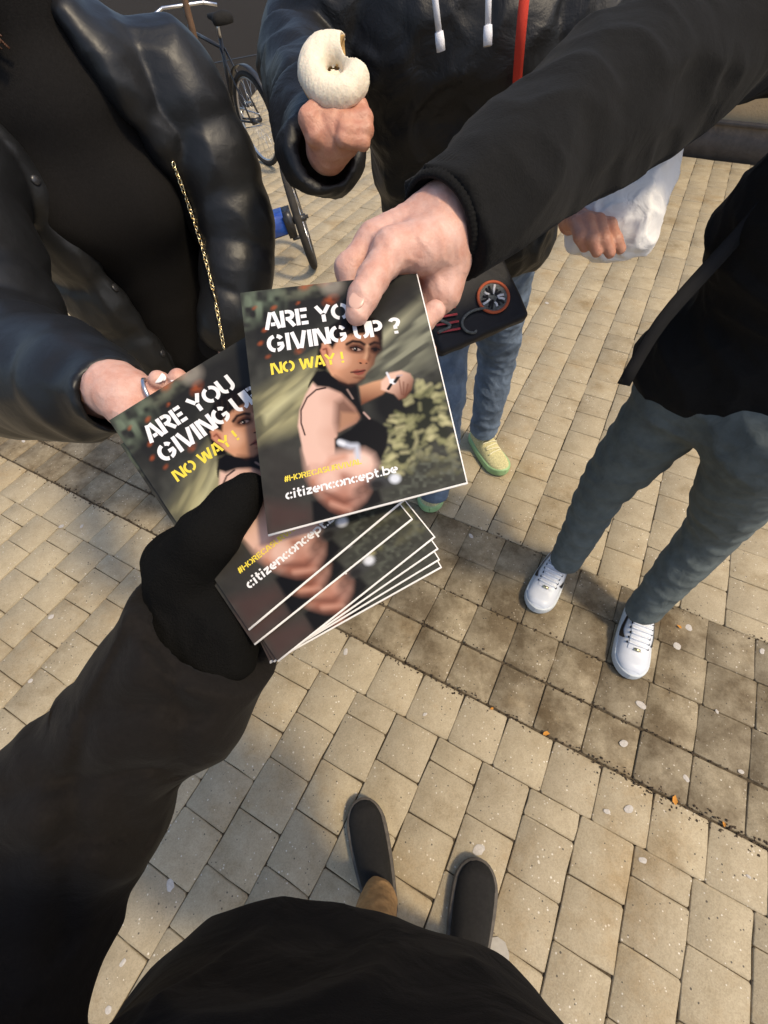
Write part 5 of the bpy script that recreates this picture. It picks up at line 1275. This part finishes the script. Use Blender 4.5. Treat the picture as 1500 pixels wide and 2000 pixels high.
# chain of a shoulder bag over the sweater
c0, c1 = D(338, 318, .855), D(437, 682, .93)
chain = empty('chain_strap', (c0 + c1) / 2, 'thin gold chain strap of a bag, hanging down over the dark sweater', 'chain strap')
nl = 44; LL = np.linalg.norm(c1 - c0); seg = LL / nl
def oval(l, w, r): return tube([(l * math.cos(a) * (1 if abs(math.cos(a)) < .99 else 1), w * math.sin(a), 0) for a in np.linspace(0, 2 * math.pi, 17)[:-1]], r, 6, True)
v, f = oval(seg * .68, seg * .40, .00125); lm = mesh_np('chain_link', v, f); lm.materials.append(M['metal_gold'])
v, f = boxvf((0, 0, 0), (seg * 1.6, .0030, .0012)); bar = mesh_np('chain_bar', v, f, False); bar.materials.append(M['metal_gold'])
cd = nrm(c1 - c0)
cpx = [(338 + 99 * t + 12 * math.sin(t * 3.1), 318 + 364 * t) for t in ((i + .5) / nl for i in range(nl))]
chit = [np.linalg.norm(cast2(x, y, .006)[0] - CP) for x, y in cpx]; chit = np.convolve(np.pad(chit, 4, 'edge'), np.ones(9) / 9, 'valid')
chit = np.minimum(chit, [np.linalg.norm(cast2(x, y, .006)[0] - CP) for x, y in cpx])
cpts = [CP + nrm(ray(x, y)) * r for (x, y), r in zip(cpx, chit)]
for i in range(nl):
    p = cpts[i]
    if i in (30, 31, 32):
        if i != 31: continue
        o = bpy.data.objects.new('chain_bar', bar)
    else: o = bpy.data.objects.new('chain_link', lm)
    COL.objects.link(o); o.parent = chain; o.matrix_parent_inverse = Matrix.Translation(chain.location).inverted()
    tw = (.9 if i % 2 else -.6) + .35 * math.sin(i * 2.1); Q = frame_rot(math.cos(tw) * nrm(CP - p) + math.sin(tw) * nrm(np.cross(cd, CP - p)), cd)
    mx = Matrix(((Q[0, 0], Q[0, 1], Q[0, 2], p[0]), (Q[1, 0], Q[1, 1], Q[1, 2], p[1]), (Q[2, 0], Q[2, 1], Q[2, 2], p[2]), (0, 0, 0, 1))); o.matrix_basis = mx

# ================================================================ BICYCLE, TRAILER, POST
def wheel(parent, c, axle, rad, tw, spokes=28):
    c = A3(*c); axle = nrm(axle); a = nrm(np.cross(axle, UPZ)); b = np.cross(axle, a)
    ring = lambda r: [c + r * (math.cos(t) * a + math.sin(t) * b) for t in np.linspace(0, 2 * math.pi, 49)[:-1]]
    v, f = tube(ring(rad - tw), tw, 10, True); w = mobj('wheel', mesh_np('wheel', v, f), M['tyre'], parent)
    def sub(n, v, f, mt): o = mobj(n, mesh_np(n, v, f), mt); o.parent = w; o.matrix_parent_inverse = Matrix.Translation(parent.location).inverted() if False else w.matrix_world.inverted(); return o
    v, f = tube(ring(rad - 2.1 * tw), tw * .5, 8, True); sub('rim', v, f, M['metal_steel'])
    v, f = tube([c - axle * .045, c + axle * .045], .022, 12); sub('hub', v, f, M['dark_metal'])
    pr = []
    for i in range(spokes):
        t = 2 * math.pi * i / spokes; sgn = 1 if i % 2 else -1
        pr.append(tube([c + axle * .035 * sgn + .02 * (math.cos(t + .5 * sgn) * a + math.sin(t + .5 * sgn) * b), c + (rad - 2.2 * tw) * (math.cos(t) * a + math.sin(t) * b)], .0012, 4))
    V, F = merge(pr); sub('spokes', V, F, M['metal_steel']); return w
bk_c = P(522, 322); hd = nrm(A3(-.62, .78, 0)); lat = np.cross(UPZ, hd)
bike = empty('bicycle', bk_c, 'dark bicycle standing behind the puffer jacket, rear wheel turned to the street', 'bicycle')
ln = nrm(UPZ + lat * .06)
B = lambda x, y, z: bk_c + hd * x + lat * y + ln * z
wheel(bike, B(0, 0, .345), np.cross(hd, ln), .345, .021); wheel(bike, B(1.06, 0, .345), np.cross(hd, ln), .345, .021)
def bt(name, pts, r, mt): v, f = tube(pts, r, 10); return mobj(name, mesh_np(name, v, f), M[mt], bike)
bt('seat_tube', [B(.43, 0, .29), B(.30, 0, .86)], .016, 'dark_metal'); bt('seat_post', [B(.30, 0, .86), B(.275, 0, .97)], .013, 'metal_steel')
bt('top_tube', [B(.315, 0, .80), B(.86, 0, .86)], .015, 'dark_metal'); bt('down_tube', [B(.43, 0, .29), B(.88, 0, .78)], .018, 'dark_metal')
bt('head_tube', [B(.85, 0, .90), B(.89, 0, .74)], .020, 'dark_metal')
for s_ in (-1, 1):
    bt('chain_stay', [B(.43, .03 * s_, .29), B(0, .055 * s_, .345)], .009, 'dark_metal'); bt('seat_stay', [B(.315, .02 * s_, .80), B(0, .055 * s_, .345)], .008, 'dark_metal'); bt('fork_blade', [B(.89, .04 * s_, .74), B(1.06, .05 * s_, .345)], .010, 'dark_metal')
    bt('crank', [B(.43, .07 * s_, .29), B(.43 + .12 * s_, .075 * s_, .29 - .11 * s_)], .010, 'metal_steel'); v, f = boxvf(B(.43 + .12 * s_, .12 * s_, .29 - .11 * s_), (.045, .04, .012), frame_rot(UPZ, hd)); mobj('pedal', mesh_np('pedal', v, f, False), M['dark_metal'], bike)
v, f = tube([B(.43, -.045, .29) + .09 * (math.cos(t) * hd + math.sin(t) * ln) for t in np.linspace(0, 2 * math.pi, 25)[:-1]], .006, 6, True); mobj('chainring', mesh_np('chainring', v, f), M['metal_steel'], bike)
bt('handlebar', [B(.80, -.30, 1.0), B(.86, -.2, 1.02), B(.86, .2, 1.02), B(.80, .30, 1.0)], .013, 'metal_steel'); bt('stem', [B(.845, 0, .90), B(.86, 0, 1.02)], .014, 'dark_metal')
bt('chain', [B(.43, -.045, .375), B(0, -.045, .385)], .006, 'metal_steel'); bt('chain', [B(.43, -.045, .205), B(0, -.045, .305)], .006, 'metal_steel')
s = Sdf(.006, .03); s.cap(B(.16, 0, .985), B(.40, 0, .985), .05, .018); s.cap(B(.16, -.05, .985), B(.16, .05, .985), .045); s.half(B(0, 0, .955), -ln); mobj('saddle', s.mesh('saddle'), M['black_canvas'], bike)
s = Sdf(.006, .01)
mg = [B(0, 0, .345) + .385 * (math.cos(t) * hd + math.sin(t) * ln) for t in np.linspace(R(20), R(200), 20)]
v, f = ribbon(mg, .05, .004, lat); mobj('mudguard', mesh_np('mudguard', v, f), M['dark_metal'], bike)
v, f = boxvf(B(-.40, 0, .42), (.03, .03, .045), frame_rot(UPZ, hd)); mobj('rear_light', mesh_np('rear_light', v, f, False), M['patch_orange'], bike)
# two wheeled trailer, near wheel seen edge-on
tb = P(612, 506); tt = P(553, 332, .60); tcw = (tb + tt) / 2
trail = empty('bike_trailer', tb, 'thin wheeled trailer with blue axle box, wheel seen edge-on beside the puffer sleeve', 'trailer')
wpl = nrm(tt - tb); vw = nrm(P(583, 417, .3) - CP); axl = nrm(np.cross(wpl, vw)); 
axl = nrm(axl + .06 * vw); axl = nrm(axl - wpl * (axl @ wpl))
wheel(trail, tcw, axl, np.linalg.norm(tt - tb) / 2, .024, 24)
if axl @ RX > 0: axl = -axl
v, f = tube([tcw - axl * .06, tcw + axl * .55], .012, 10); mobj('axle', mesh_np('axle', v, f), M['dark_metal'], trail)
fw = np.cross(axl, wpl)
Qa = np.stack([axl, wpl, np.cross(axl, wpl)], 1)
v, f = boxvf(tcw + axl * .30 + wpl * .02, (.20, .060, .05), Qa); mobj('axle_box', mesh_np('axle_box', v, f, False), M['blue_paint'], trail)
for s_ in (-1, 1): v, f = tube([tcw + axl * .07 + wpl * .065 * s_, tcw + axl * .5 + wpl * (.075 * s_ + .0)], .011, 8); mobj('side_bar', mesh_np('side_bar', v, f), M['dark_metal'], trail)
v, f = boxvf(tcw + axl * .075, (.028, .075, .055), Qa); mobj('bracket', mesh_np('bracket', v, f, False), M['dark_metal'], trail)
v, f = tube([tcw - axl * .0 - wpl * .12 + axl * .03, tcw - wpl * .12 + axl * .09], .012, 8); mobj('reflector_stem', mesh_np('reflector_stem', v, f), M['dark_metal'], trail)
wheel(trail, tcw + axl * .62, axl, np.linalg.norm(tt - tb) / 2, .024, 24)
# slim brown post
base = P(469, 420)
post = empty('post', base, 'slim brown painted steel post rising in front of the bicycle', 'post')
v, f = tube([base - UPZ * .02, base + UPZ * 1.2, base + UPZ * 2.4], .021, 12); mobj('pole', mesh_np('pole', v, f), M['brown_paint'], post)
v, f = tube([base - UPZ * .02, base + UPZ * .012], [.07, .065], 16); mobj('base_plate', mesh_np('base_plate', v, f, False), M['brown_paint'], post)
